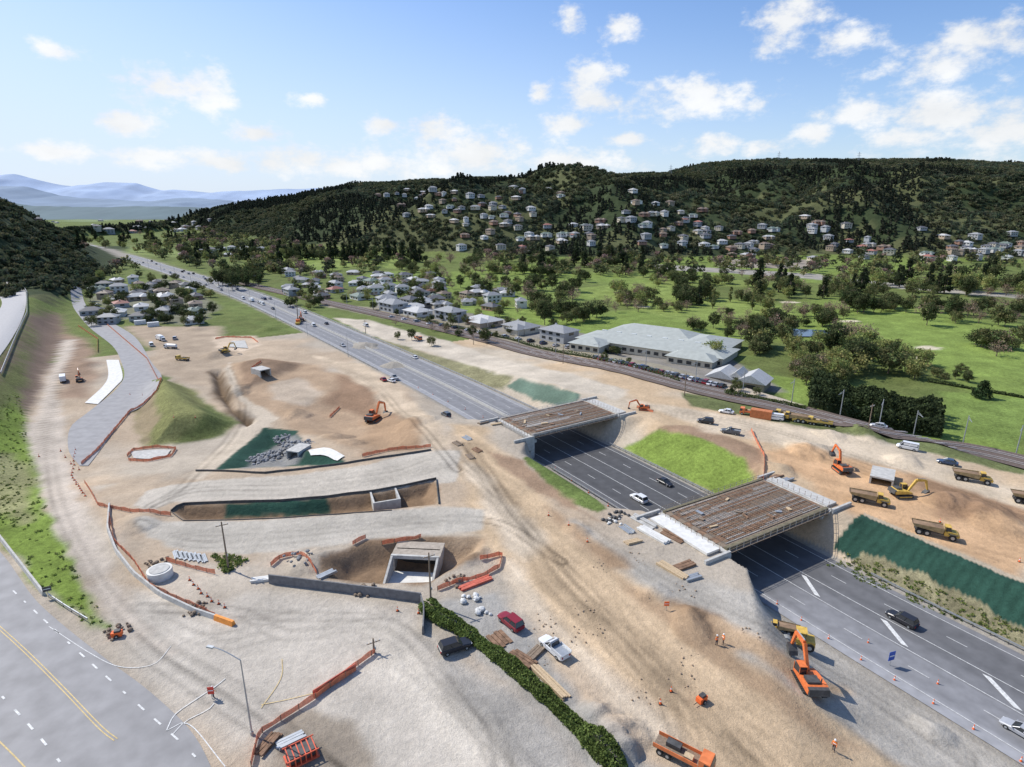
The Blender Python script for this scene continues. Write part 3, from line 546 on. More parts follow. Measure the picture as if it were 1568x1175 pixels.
houses(140,432,325,500,34,.8,1.);houses(440,416,680,458,52,.8,1.,.04);houses(620,440,800,470,18,.8,1.,.05);houses(590,462,680,478,8,.9,1.1)
for q in [(575,290,700,303,11),(640,298,770,322,14),(690,320,800,345,13),(740,328,960,365,27),(790,292,980,325,17),(860,338,1080,380,26),(950,312,1080,350,13),(1080,350,1300,385,24),(1180,335,1260,360,10),(1280,345,1420,385,19),(1400,362,1568,392,22),(1230,375,1568,400,20),(785,283,850,300,6),(1120,375,1240,395,12),(600,305,700,340,6),(700,345,860,385,12)]:
    houses(*q[:5],.8,1.1,nm='hillside_house',dz=1.5,md=18)
houses(140,338,330,358,20,1.2,2.2);houses(270,375,420,398,12,.9,1.1);houses(20,335,110,350,5,.9,1.1,0,'hillside_house',1.5)
HPA=np.array(HP)
def clear(x,y,r):
    k=np.ones(len(x),bool)
    for a,b in HPA: k&=~((np.abs(x-a)<r)&(y<b+r*.5)&(y>b-r*1.6))
    return k
# scatter of distant woodland
def scatter(name,pts,sc,idx,protos):
    col=bpy.data.collections.new(name+'_kinds')
    for i,m in enumerate(protos): col.objects.link(bpy.data.objects.new('kind_%02d'%i,m))
    me=bpy.data.meshes.new(name);me.vertices.add(len(pts));me.vertices.foreach_set('co',pts.astype(np.float32).ravel())
    a=me.attributes.new('sc','FLOAT','POINT');a.data.foreach_set('value',sc.astype(np.float32));a=me.attributes.new('rz','FLOAT','POINT');a.data.foreach_set('value',(RNG.random(len(pts))*6.28).astype(np.float32))
    a=me.attributes.new('ix','INT','POINT');a.data.foreach_set('value',idx.astype(np.int32))
    ob=bpy.data.objects.new(name,me);COL.objects.link(ob);g=bpy.data.node_groups.new(name,'GeometryNodeTree');g.interface.new_socket('Geometry',in_out='INPUT',socket_type='NodeSocketGeometry');g.interface.new_socket('Geometry',in_out='OUTPUT',socket_type='NodeSocketGeometry')
    gi=g.nodes.new('NodeGroupInput');go=g.nodes.new('NodeGroupOutput');ip=g.nodes.new('GeometryNodeInstanceOnPoints');ci=g.nodes.new('GeometryNodeCollectionInfo')
    ci.inputs['Collection'].default_value=col;ci.inputs['Separate Children'].default_value=True;ci.inputs['Reset Children'].default_value=True
    def na(n,t):
        x=g.nodes.new('GeometryNodeInputNamedAttribute');x.data_type=t;x.inputs['Name'].default_value=n;return x.outputs['Attribute']
    cx=g.nodes.new('ShaderNodeCombineXYZ');L=g.links;L.new(na('rz','FLOAT'),cx.inputs[2]);L.new(gi.outputs[0],ip.inputs['Points']);L.new(ci.outputs[0],ip.inputs['Instance']);ip.inputs['Pick Instance'].default_value=True
    L.new(na('ix','INT'),ip.inputs['Instance Index']);L.new(cx.outputs[0],ip.inputs['Rotation']);L.new(na('sc','FLOAT'),ip.inputs['Scale']);L.new(ip.outputs[0],go.inputs[0])
    md=ob.modifiers.new('scatter','NODES');md.node_group=g;return ob
FCOL=[(.075,.095,.055),(.062,.082,.05),(.095,.11,.058),(.12,.13,.075),(.07,.088,.058)]  # forest greens desaturated toward blue, aerial haze mixed into the leaf colour
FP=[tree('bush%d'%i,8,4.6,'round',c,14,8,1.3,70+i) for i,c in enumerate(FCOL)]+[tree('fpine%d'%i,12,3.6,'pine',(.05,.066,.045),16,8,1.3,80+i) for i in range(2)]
n=62000;x=RNG.uniform(-1150,1900,n);y=RNG.uniform(680,1960,n);z=hz(x,y);hh=hills(x,y);keep=(hh>5)&(np.abs(x)<y*.95+60)
keep&=~((fbm(x,y,90,77)>.60)&(hh<120)&(x>-300)&(x<1000)&(RNG.random(n)<.5));x,y,z=x[keep],y[keep],z[keep];k=clear(x,y,8);x,y,z=x[k],y[k],z[k]
tp=fbm(x,y,180,88);ix=np.where(tp>.58,RNG.integers(5,7,len(x)),np.clip((fbm(x,y,60,33)*9-2+RNG.random(len(x))*1.5).astype(int),0,4))
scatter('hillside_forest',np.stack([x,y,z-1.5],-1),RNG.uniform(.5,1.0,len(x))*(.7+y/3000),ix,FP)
n=7000;x=RNG.uniform(-760,-190,n);y=RNG.uniform(330,1050,n);_,fo=so(x,y,FOOT);s_,o_=so(x,y,SPINE);keep=(-fo>np.where(y>430,6,24))&(o_<-60)&(y>395);x,y=x[keep],y[keep]
scatter('hill_bush',np.stack([x,y,hz(x,y)-.6],-1),RNG.uniform(.4,.9,len(x)),RNG.integers(0,5,len(x)),FP)
FL=[tree('vt%d'%i,9,4.2,'round',c,18,10,.85,90+i) for i,c in enumerate([(.075,.095,.048),(.065,.082,.048),(.19,.2,.09),(.13,.15,.065),(.24,.25,.11),(.23,.19,.15)])]
n=17000;x=RNG.uniform(-1900,1100,n);y=RNG.uniform(600,3400,n);s_,o_=so(x,y,SPINE);_,fo=so(x,y,FOOT)
keep=(hills(x,y)<4)&(np.abs(o_)>26)&(np.abs(x)<y*.95)&(-fo<5)&(fbm(x,y,85,66)>np.where(y>900,.41,.47))
x,y=x[keep],y[keep];k=clear(x,y,10);x,y=x[k],y[k];scatter('valley_trees',np.stack([x,y,hz(x,y)-.3],-1),RNG.uniform(.6,1.3,len(x))*(1+y/5000),RNG.integers(0,6,len(x)),FL)
TF=[tree('weed%d'%i,.5,.35,'round',c,8,7,.11,190+i) for i,c in enumerate([(.17,.24,.06),(.22,.26,.09),(.13,.18,.06)])]
def weeds(name,poly,n,s0=.6,s1=1.6):
    wx,wy,_=P(poly);x=RNG.uniform(wx.min(),wx.max(),n);y=RNG.uniform(wy.min(),wy.max(),n);k=(sdist(x,y,wx,wy)>0)&(fbm(x,y,4,3)>.42);x,y=x[k],y[k];scatter(name,np.stack([x,y,hz(x,y)-.1],-1),RNG.uniform(s0,s1,len(x)),RNG.integers(0,3,len(x)),TF)
weeds('verge_weeds',[(-60,640),(28,600),(44,690),(66,770),(112,870),(172,965),(130,955),(60,900),(-60,760)],6000,.4,1.0)
weeds('yard_edge_weeds',[(325,852),(365,850),(385,868),(345,878)],160,.8,1.6);weeds('roadside_weeds',[(1300,845),(1568,960),(1568,985),(1260,868)],1500,.4,1.0)
def hedge(name,pts,w,h,ls,n,col):
    r=np.random.default_rng(3);L=pts;mb=MB();A=np.array([(p[0],p[1]) for p in L]);d=np.concatenate([[0],np.cumsum(np.hypot(*np.diff(A,axis=0).T))]);t=r.random(n)*d[-1]
    X=np.interp(t,d,A[:,0]);Y=np.interp(t,d,A[:,1]);D=np.gradient(A,axis=0);D/=np.hypot(D[:,0],D[:,1])[:,None]+1e-9;nx=np.interp(t,d,-D[:,1]);ny=np.interp(t,d,D[:,0])
    th=r.uniform(0,math.pi,n);rad=(.75+.3*r.random(n))*(.45+1.0*fbm(t,t*0,3.5,5));o=np.sign(np.cos(th))*np.abs(np.cos(th))**.6*w/2*rad;zz=np.sin(th)**.5*h*rad;X+=nx*o;Y+=ny*o
    pos=np.stack([X,Y,hz(X,Y)+zz],-1);a=r.normal(size=(n,3));a/=np.linalg.norm(a,axis=1)[:,None];b=np.cross(a,r.normal(size=(n,3)));b/=np.linalg.norm(b,axis=1)[:,None]
    s=ls*(.6+.8*r.random((n,1)));q=np.stack([pos-a*s,pos+b*s*.7,pos+a*s,pos-b*s*.7],1).reshape(-1,3);lm=leafmat();mb.v=[tuple(x) for x in q];mb.f=[(4*i,4*i+1,4*i+2,4*i+3) for i in range(n)];mb.m=[mb.mi(lm)]*n
    k=len(mb.v)
    for i in range(len(L)-1):
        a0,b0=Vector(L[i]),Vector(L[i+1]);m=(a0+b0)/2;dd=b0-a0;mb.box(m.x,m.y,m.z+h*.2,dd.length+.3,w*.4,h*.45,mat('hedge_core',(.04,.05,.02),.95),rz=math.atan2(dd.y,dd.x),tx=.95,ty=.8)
    me=mb.mesh(name);at_=me.color_attributes.new('Col','FLOAT_COLOR','POINT');ca=np.ones((len(mb.v),4));sh=np.repeat((.5+.9*r.random(n))*(.6+.8*fbm(t,t*0,2,9)),4);ca[:k,:3]=np.array(col)[None]*sh[:,None];at_.data.foreach_set('color',ca.astype(np.float32).ravel());return put(me,name,(0,0,0))
hedge('ivy_hedge',pxline([(652,928),(668,945),(700,962),(780,1020),(850,1082),(905,1135),(950,1190)],1.5),2.6,1.2,.16,19000,(.15,.20,.06))
for k,(a,b) in enumerate([((1238,622),(1440,668)),((1240,608),(1440,652)),((1245,598),(1435,640))]): hedge('tall_hedge',pxline([a,b],4),6.5,6.2,.4,6500,(.06,.08,.038))
hedge('shrub_row',pxline([(1110,603),(1180,616),(1235,628)],4),2,1.4,.25,1500,(.1,.13,.05));hedge('shrub_row',pxline([(1420,585),(1568,610)],4),1.5,1.2,.25,1500,(.09,.12,.05));hedge('shrub_row',pxline([(640,490),(780,520),(900,548),(1040,585)],4),2,1.6,.3,2500,(.12,.15,.06))
rr=ang(600,480,900,540)
def at_h(me,nm,u,v,r,s): x,y,z=P1(u,v);put(me,nm,(x,y,z+.1),r,s)
for i,(u,v) in enumerate([(603,476),(640,483),(690,489),(742,497),(798,507),(856,521)]): at_h(HM[[8,1,8,4,0,8][i]],'terrace_unit',u,v,rr,(1.3,1.35,1.1))
# large low building
def bigb():
    mb=MB();wm=mat('wall_cream');rf=mat('warehouse_roof',(.37,.39,.36),.6,var=.1,sc=.5)
    for cx,cy,w,d,h,rh in [(0,0,72,22,4.2,3),(-8,20,46,22,4.6,4),(20,16,24,30,4.4,3.2),(-26,-14,16,14,3.8,2.6),(24,-13,20,10,3.8,2.4)]:
        mb.box(cx,cy,h/2,w,d,h,wm);W=w/2+.9;D=d/2+.9;k=min(w,d)/2
        r=[(cx-w/2+k,cy),(cx+w/2-k,cy)] if w>=d else [(cx,cy-d/2+k),(cx,cy+d/2-k)];F=[(0,1,5,4),(2,3,4,5),(1,2,5),(3,0,4)] if w>=d else [(0,1,4),(1,2,5,4),(2,3,5),(3,0,4,5)]
        mb.add([(cx-W,cy-D,h),(cx+W,cy-D,h),(cx+W,cy+D,h),(cx-W,cy+D,h),(r[0][0],r[0][1],h+rh),(r[1][0],r[1][1],h+rh)],F+[(3,2,1,0)],rf)
        for q in range(int(w/4)): mb.box(cx-w/2+2+q*4,cy-d/2-.03,2,2.2,.1,1.5,GLS)
    for q in range(8): mb.box(-28+q*8,3,6.6,2.5,1.2,.5,mat('skylight',(.6,.62,.6),.4))
    return mb.mesh('medical_centre')
x,y,z=P1(1000,545);put(bigb(),'low_office_building',(x+2,y+8,z),ang(900,545,1080,575))
sh=MB();rfm=mat('roof_grey')
for k in(-1,1): sh.box(k*5.5,0,1.6,10,11,3.2,mat('wall_tan'));sh.prism([(k*5.5-5.8,3.2),(k*5.5+5.8,3.2),(k*5.5,6.2)],-6.2,6.2,mat('roof_pale'));sh.box(k*5.5,-5.55,1.5,4,.1,1.8,GLS)
sh.prism([(-2.5,4.2),(2.5,4.2),(0,6.5)],-5,5,CONC);at(sh.mesh('pavilion'),'clubhouse_pavilion',1130,590,ang(1080,590,1170,605))
w_=mat('pond_water',(.06,.09,.12),.08,var=.1,spec=.8)
x,y,z=P1(1226,512);pv=[(x+18*math.cos(a)*(1+.2*math.sin(3*a)),y+10*math.sin(a),z+.9) for a in np.linspace(0,6.28,28)[:-1]];pb=MB();pb.add(pv,[tuple(range(27))],w_);pb.obj('pond')
# ---------------------------------------------------------------- vehicles
def wheel(mb,x,y,r,w): mb.cyl((x,y-w/2,r),(x,y+w/2,r),r,r,BLK,12);mb.cyl((x,y-w/2-.01,r),(x,y+w/2+.01,r),r*.5,r*.5,STEEL,8)
def ring(x,w,z0,z1,c=.12): return [(x,-w,z0+c),(x,-w+c,z0),(x,w-c,z0),(x,w,z0+c),(x,w,z1-c),(x,w-c,z1),(x,-w+c,z1),(x,-w,z1-c)]
def car(color,kind='car'):
    nm='carpaint_%d_%d_%d'%tuple(int(c*100) for c in color);p=mat(nm,color,.3,.1,var=.03,spec=.6);mb=MB()
    L,W,H,hb={'car':(4.5,.89,1.45,.88),'suv':(4.8,.95,1.78,1.05),'van':(5.0,.95,2.0,1.1),'ute':(5.3,.95,1.8,1.05)}[kind]
    l=L/2;mb.loft([ring(-l,W*.86,.38,hb-.12),ring(-l+.25,W*.97,.28,hb),ring(-l*.4,W,.25,hb+.03),ring(l*.35,W,.25,hb+.02),ring(l-.5,W*.96,.28,hb-.12),ring(l,W*.8,.35,hb-.28)],p)
    xb,xf={'car':(-l+.45,l*.42),'suv':(-l+.12,l*.42),'van':(-l+.05,l*.72),'ute':(-.4,l*.45)}[kind];tb,tf={'car':(-l+1.1,l*.02),'suv':(-l+.45,l*.05),'van':(-l+.15,l*.45),'ute':(-.2,l*.08)}[kind];z0=hb+.0;z1=H-.06
    mb.loft([[(xb,-W*.93,z0),(xf,-W*.93,z0),(xf,W*.93,z0),(xb,W*.93,z0)],[(tb,-W*.74,z1),(tf,-W*.74,z1),(tf,W*.74,z1),(tb,W*.74,z1)]],GLS)
    mb.box((tb+tf)/2,0,z1+.03,tf-tb+.1,W*1.52,.07,p)
    for q in(tb,(tb+tf)/2,tf):
        for sg in(-1,1):
            k=(q-tb)/(tf-tb+1e-6);mb.cyl((xb+(xf-xb)*k,sg*W*.935,z0),(q,sg*W*.75,z1),.05,.05,p,5)
    if kind=='van': mb.box(-.6,0,1.45,L*.62,W*1.78,.7,p)
    if kind=='ute':
        mb.box(-l+1.1,0,1.1,2.35,W*2.05,.1,STEEL)
        for sg in(-1,1): mb.box(-l+1.1,sg*W,1.28,2.35,.05,.35,p)
        mb.box(-.15,0,1.5,.08,W*1.8,.9,STEEL)
    for sg in(-1,1):
        mb.box(l-.06,sg*W*.6,hb-.35,.1,.35,.16,PW);mb.box(-l+.0,sg*W*.72,hb-.25,.08,.2,.28,mat('tail_light',(.4,.02,.02),.4))
        for q in(-l*.62,l*.62): wheel(mb,q,sg*(W-.1),.34,.22)
        mb.box(xf-.15,sg*(W+.08),hb+.12,.12,.18,.12,p)
    return mb.mesh(kind)
CC={'k':(.025,.025,.03),'w':(.72,.73,.74),'r':(.25,.02,.03),'s':(.4,.41,.43),'b':(.04,.07,.14),'o':(.75,.22,.04),'g':(.1,.11,.12)}
VC={}
def vmesh(k,c):
    if (k,c) not in VC: VC[(k,c)]=car(CC[c],k)
    return VC[(k,c)]
def veh(u,v,k,c,rz,nm=None):
    at(vmesh(k,c),nm or {'car':'parked_car','suv':'parked_suv','van':'van','ute':'pickup_truck'}[k],u,v,rz,1,.06)
MR=math.radians(122)
for q in [(1380,953,'suv','k',MR),(1018,742,'car','k',MR+3.14),(978,767,'suv','w',MR),(635,549,'car','w',MR),(683,638,'suv','g',MR),(587,583,'car','r',MR),(599,585,'car','w',MR+.3),(604,581,'ute','s',MR),(1562,1124,'car','s',MR),
 (697,995,'suv','k',ang(675,1000,720,985)),(782,957,'suv','r',ang(800,968,765,940)),(848,997,'ute','w',ang(870,1012,828,975)),(1080,648,'suv','k',2.7),(1118,664,'ute','g',2.6),(1389,688,'van','w',2.5),(1450,711,'car','b',2.5),(1112,633,'car','w',2.6),(1186,643,'van','w',2.7),(1165,639,'car','s',2.6),
 (250,522,'van','w',2.2),(232,530,'van','w',2.2),(268,520,'suv','s',2.),(480,500,'van','w',2.1),(500,497,'car','k',2.1),(1345,655,'car','s',2.5),(560,500,'van','w',2.2),(150,468,'car','w',1),(165,474,'car','k',1),(210,487,'van','w',.5)]: veh(*q)
for i in range(30):
    s=R.uniform(300,1000);o=R.choice([-8,-4.2,4.3,8.2]);x,y,a=spt(s,o);put(vmesh(R.choice(['car','car','suv','van']),R.choice('wwksgb')),'moving_car',(x,y,.06),a+(3.14 if o<0 else 0))
for i in range(26):
    t=i/25;veh(915+190*t+R.uniform(-2,2),549+44*t,R.choice(['car','car','suv']),R.choice('kwsgbr'),rr+1.57)
for i in range(16): veh(600+290*i/15,487+50*i/15,R.choice(['car','suv']),R.choice('kwsgb'),rr+1.57)
ORC=(.66,.17,.05);YLC=(.58,.38,.08)
def excav(color,pose):
    p=mat('plant_%s'%color,{'orange':ORC,'yellow':YLC}[color],.55,var=.22,sc=2);mb=MB()
    for sg in(-1,1):
        pr=[(-2.0,.15),(-1.7,0),(1.7,0),(2.0,.15),(2.15,.45),(1.9,.85),(-1.9,.85),(-2.15,.45)];mb.prism(pr,sg*1.25-.3,sg*1.25+.3,DSTL)
        for k in range(13): mb.box(-1.9+k*.32,sg*1.25,.88,.14,.64,.06,BLK)
        mb.prism([(-1.6,.3),(1.6,.3),(1.6,.6),(-1.6,.6)],sg*1.25-.33,sg*1.25+.33,p)
    mb.box(0,0,.75,1.8,2.0,.4,DSTL);mb.cyl((0,0,.9),(0,0,1.15),.7,.7,DSTL,12)
    mb.prism([(-2.6,1.2),(1.7,1.15),(1.7,1.5),(.2,1.9),(-2.0,2.15),(-2.7,1.9)],-1.35,1.35,p);mb.prism([(-2.95,1.25),(-2.3,1.15),(-2.3,2.15),(-2.8,2.1)],-1.3,1.3,DSTL)
    mb.prism([(.1,1.2),(1.75,1.2),(1.7,2.2),(1.3,2.95),(.15,2.95)],.4,1.3,GLS);mb.box(.75,.85,2.99,1.3,.98,.08,p)
    for x_,z_ in((.12,2),(1.72,1.5)): mb.box(x_,.38,z_+.3,.08,.06,1.6,p);mb.box(x_,1.32,z_+.3,.08,.06,1.6,p)
    mb.box(-1.2,.3,2.25,1.3,1.6,.35,DSTL);mb.cyl((-1.6,-.7,2.2),(-1.6,-.7,2.8),.08,.08,DSTL,6)
    A={0:[(1.2,1.6),(3.0,4.4),(5.4,4.2),(6.2,1.7),(5.6,.9)],1:[(1.2,1.6),(3.2,4.6),(6.2,3.4),(6.6,.9),(6.0,.3)],2:[(1.2,1.6),(2.2,4.8),(4.4,5.6),(5.6,3.2),(4.9,2.6)]}[pose]
    def arm(a,b,w0,w1,t):
        dx,dz=b[0]-a[0],b[1]-a[1];l=math.hypot(dx,dz);nx,nz=-dz/l,dx/l;mb.prism([(a[0]+nx*w0,a[1]+nz*w0),(a[0]-nx*w0,a[1]-nz*w0),(b[0]-nx*w1,b[1]-nz*w1),(b[0]+nx*w1,b[1]+nz*w1)],-t-.25,t-.25,p)
    arm(A[0],A[1],.2,.34,.2);arm(A[1],A[2],.34,.2,.19);arm(A[2],A[3],.26,.15,.16)
    mb.cyl((1.7,-.25,1.7),((A[1][0]+.1),-.25,A[1][1]-.5),.1,.08,STEEL,6);mb.cyl((A[1][0],-.25,A[1][1]+.5),(A[2][0],-.25,A[2][1]+.4),.09,.07,STEEL,6)
    b=A[3];c=A[4];mb.prism([(b[0]+.2,b[1]+.1),(b[0]+.35,b[1]-.7),(b[0]-.1,b[1]-1.1),(c[0]-.35,c[1]-.5),(c[0]-.15,c[1]+.1)],-.85,.35,DSTL);return mb.mesh('excavator')
def dumper(load=True):
    p=mat('plant_yellow',YLC,.5);q_=mat('dusty_hopper',(.34,.26,.14),.7,var=.3);mb=MB()
    mb.prism([(1.8,1.0),(4.9,1.0),(5.0,1.6),(4.4,2.1),(3.3,2.2),(1.8,2.2)],-1.2,1.2,p);mb.prism([(1.9,2.2),(3.3,2.2),(3.0,3.3),(1.95,3.3)],-.9,.9,GLS);mb.box(2.45,0,3.34,1.3,1.95,.1,p)
    for sg in(-1,1): mb.box(1.93,sg*.9,2.7,.08,.08,1.2,p);mb.box(3.6,sg*1.3,1.75,1.9,.5,.1,DSTL)
    mb.box(4.95,0,1.35,.1,1.6,.5,DSTL);mb.box(-1.2,0,1.1,6,1,.5,DSTL)
    o=[[(-4.6,-1.3,2.1),(1.5,-1.4,1.5),(1.5,1.4,1.5),(-4.6,1.3,2.1)],[(-5.1,-1.5,2.9),(1.7,-1.6,3.0),(1.7,1.6,3.0),(-5.1,1.5,2.9)]];mb.loft(o,q_,False);mb.add(o[0],[(0,1,2,3)],q_)
    mb.add([(-4.9,-1.42,2.6),(1.6,-1.5,2.65),(1.6,1.5,2.65),(-4.9,1.42,2.6),(-1.2,0,3.2)],[(0,1,4),(1,2,4),(2,3,4),(3,0,4)],mat('load_dirt',(.25,.17,.11),.95))
    for k in range(5): mb.box(-4+k*1.3,1.5,2.45,.12,.12,.9,q_);mb.box(-4+k*1.3,-1.5,2.45,.12,.12,.9,q_)
    for x_ in(-3.4,-1.7,3.6):
        for sg in(-1,1): wheel(mb,x_,sg*1.15,.85,.6)
    return mb.mesh('dump_truck')
def lorry(c,box):
    p=mat('lorry_'+c,{'w':(.72,.73,.74),'o':(.68,.2,.07),'y':(.6,.42,.1)}[c],.4);mb=MB();mb.prism([(2.3,.6),(4.0,.6),(4.0,1.5),(3.8,2.6),(2.3,2.6)],-1.15,1.15,p);mb.prism([(3.0,1.55),(4.03,1.55),(3.86,2.4),(3.0,2.4)],-1.17,1.17,GLS);mb.box(-.8,0,.85,6.4,1.0,.3,DSTL)
    if box=='box': mb.box(-.9,0,2.1,6.2,2.3,2.3,PW)
    elif box=='tank': mb.cyl((-3.8,0,1.9),(1.9,0,1.9),1.0,1.0,p,14)
    else:
        mb.box(-.9,0,1.15,6.2,2.3,.15,TIM)
        for sg in(-1,1): mb.box(-.9,sg*1.15,1.5,6.2,.08,.6,p)
        mb.box(-1.5,.3,1.6,2,1,.7,DSTL);mb.box(.8,-.4,1.5,1.2,.9,.6,WOOD)
    for x_ in(-3,-1.9,3.1):
        for sg in(-1,1): wheel(mb,x_,sg*1.0,.5,.35)
    return mb.mesh('lorry')
EO0,EO1,EO2=excav('orange',0),excav('orange',1),excav('orange',2);EY=excav('yellow',0);DT=dumper();LW=lorry('w','box');LO=lorry('o','flat');LT=lorry('w','tank');LY=lorry('y','flat')
at(EO0,'orange_excavator',1237,1052,ang(1245,1065,1200,985),1.05);at(EO1,'orange_excavator',572,645,ang(560,650,598,620),1.2);at(EO2,'orange_excavator',1288,722,ang(1300,728,1270,705),.95)
at(EY,'yellow_excavator',1380,760,ang(1370,762,1410,758),.9);at(EO2,'orange_excavator',122,584,2.2,.8);at(EY,'yellow_excavator',345,540,1,.9);at(EO1,'orange_excavator',985,628,3,.7);at(EO2,'orange_excavator',462,492,2,1)
for u,v,a in [(1330,770,-.5),(1430,820,-.5),(1487,737,-.5),(1580,772,-.5),(1215,645,2.6)]: at(DT,'articulated_dump_truck',u,v,a,.78)
for m,n,u,v,a in [(LO,'orange_lorry',1150,636,2.7),(LY,'yellow_lorry',1232,648,2.6),(LY,'yellow_lorry',1255,651,2.6),(LW,'white_lorry',97,584,2.2),(LT,'tanker_truck',262,534,2.9),(LW,'white_lorry',245,521,2.4),(LO,'orange_lorry',1046,1165,ang(1040,1165,1080,1185)),(LY,'yellow_lorry',280,552,2.8),(LY,'yellow_lorry',1205,640,2.6),(LW,'white_lorry',385,462,2.3),(LO,'orange_lorry',640,520,5.3)]: at(m,n,u,v,a,.85)
mb=MB();p=mat('plant_yellow');mb.cyl((1.6,-1,.75),(1.6,1,.75),.75,.75,STEEL,16);mb.prism([(-2,.7),(.6,.7),(.6,1.6),(-2,1.5)],-.9,.9,p);mb.box(-.2,0,2.6,1.4,1.6,.1,p)
for a in(-.7,.4):
    for b in(-.7,.7): mb.box(a,b,2.1,.08,.08,1.1,DSTL)
for sg in(-1,1): wheel(mb,-1.3,sg*.9,.65,.4);mb.box(1.2,sg*1.08,.9,1.8,.1,.25,p)
RO=mb.mesh('roller');at(RO,'yellow_road_roller',1222,988,ang(1230,990,1195,965),1.1);at(DT,'site_dumper',1198,968,ang(1230,990,1195,965),.5)
mb=MB();mb.box(0,0,1,9,2.5,1.2,mat('plant_yellow'));mb.box(-1,0,2.2,3,2.2,1.4,mat('plant_orange'));mb.prism([(2,1.6),(4.2,1.6),(4.2,2.6),(2,2.8)],-1.1,1.1,GLS);mb.cyl((-1,0,2.5),(2,0,14),.3,.18,TIM,6);mb.cyl((2,0,14),(2,0,6),.04,.04,DSTL,4)
for x_ in(-3,-1.5,1.5,3):
    for sg in(-1,1): wheel(mb,x_,sg*1.1,.55,.4)
at(mb.mesh('crane'),'mobile_crane',457,496,1.8)
# ---------------------------------------------------------------- people
def person(pose):
    V=[(0,0,.95),(0,0,1.15),(0,0,1.38),(0,0,1.5),(.01,0,1.6),(.01,0,1.7)];Rr=[.13,.12,.14,.055,.09,.085];E=[(0,1),(1,2),(2,3),(3,4),(4,5)]
    def ch(root,pts,rs):
        pr=root
        for q,r in zip(pts,rs): V.append(q);Rr.append(r);E.append((pr,len(V)-1));pr=len(V)-1
        return pr
    st=.22 if pose==1 else .05
    ch(0,[(0,.1,.88),(st*.6,.11,.48),(st*.2,.11,.08),(st*.2+.16,.12,.04)],[.1,.07,.05,.045]);ch(0,[(0,-.1,.88),(-st*.3,-.11,.48),(-st,-.11,.08),(-st+.16,-.12,.04)],[.1,.07,.05,.045])
    for sg in(-1,1):
        f=.25 if (pose==1)==(sg>0) else .05
        w=ch(2,[(0,sg*.2,1.4),(f*.3,sg*.27,1.13),(f+.08,sg*.27,.9),(f+.1,sg*.27,.83)],[.06,.045,.032,.03])
        for k in range(5):
            a=(k-2)*.018;ch(w,[(f+.11+a,sg*.27,.79-.0*k),(f+.12+a,sg*.262,.745+abs(k-2)*.008)],[.009,.008])
    me=bpy.data.meshes.new('p');me.from_pydata(V,E,[]);ob=bpy.data.objects.new('p',me);COL.objects.link(ob);ob.modifiers.new('s','SKIN');sv=me.skin_vertices[0].data
    for i,r in enumerate(Rr): sv[i].radius=(r,r*(1.25 if i in(0,1,2) else 1))
    sv[0].use_root=True;ob.modifiers.new('u','SUBSURF').levels=1;dg=bpy.context.evaluated_depsgraph_get();m2=bpy.data.meshes.new_from_object(ob.evaluated_get(dg));bpy.data.objects.remove(ob)
    ms=[mat('hi_vis_orange',(.85,.22,.04),.7),mat('navy_trousers',(.03,.035,.06),.9),mat('skin',(.45,.28,.2),.6),mat('boots',(.05,.035,.025),.8)]
    for m in ms: m2.materials.append(m)
    for f in m2.polygons:
        z=f.center.z;y=abs(f.center.y);f.material_index=3 if z<.12 else (2 if (z<.88 and y>.2) or z>1.49 else (1 if z<.95 else 0));f.use_smooth=True
    hb=MB();n=12;rg=[]
    for zz,r in((1.68,.125),(1.73,.12),(1.79,.09),(1.82,.03)): rg.append([(.01+r*1.1*math.cos(6.283*k/n),r*math.sin(6.283*k/n),zz) for k in range(n)])
    hb.loft(rg,PW);hb.box(.14,0,1.69,.1,.16,.015,PW);hb.box(.115,0,1.6,.03,.03,.04,ms[2]);
    for sg in(-1,1): hb.box(.095,sg*.035,1.63,.02,.02,.012,BLK)
    hb.box(0,0,1.2,.31,.36,.05,mat('reflective_tape',(.7,.72,.7),.3));h=hb.mesh('helmet');return m2,h
PM=[person(0),person(1)]
def worker(u,v,k,rz):
    x,y,z=P1(u,v);b=put(PM[k][0],'construction_worker',(x,y,z),rz);h=bpy.data.objects.new('helmet_and_vest',PM[k][1]);COL.objects.link(h);h.parent=b
for q in [(1097,988,0,2),(1107,986,1,3.5),(1276,1150,1,4),(327,1068,0,1)]: worker(*q)
# ---------------------------------------------------------------- street furniture & site clutter
mb=MB();mb.box(0,0,.03,.42,.42,.06,BLK);OR=mat('cone_orange',(.85,.16,.04),.6);mb.cyl((0,0,.06),(0,0,.4),.17,.1,OR,10);mb.cyl((0,0,.4),(0,0,.6),.105,.075,PW,10);mb.cyl((0,0,.6),(0,0,.9),.072,.03,OR,10);CONE=mb.mesh('cone')
def cones(pts,step=6,sc=1.0):
    L=pxline(pts,step)
    for x,y,z in L: put(CONE,'traffic_cone',(x+R.uniform(-.2,.2),y+R.uniform(-.2,.2),z+.02),0,sc)
cones([(1190,925),(1300,1000),(1400,1062),(1500,1125),(1560,1165)],5);cones([(1330,985),(1440,1050),(1568,1120)],9);cones([(290,890),(305,905),(320,920),(345,930)],1.6);cones([(610,935),(640,940)],3)
cones([(1012,1080),(1030,1060)],5);cones([(60,700),(90,690),(120,720)],6);cones([(640,595),(740,640)],9);cones([(850,720),(930,775)],7);cones([(840,790),(860,800),(900,830)],5)
cones([(115,690),(110,730),(130,760)],3);cones([(265,640),(300,640)],6);cones([(200,605),(235,600)],5);cones([(1560,860),(1440,800)],12)
def fence(pts,name='orange_mesh_fence',h=.9): rail(name,pxline(pts,1.2),h,.04,ORF,2.4,.1)
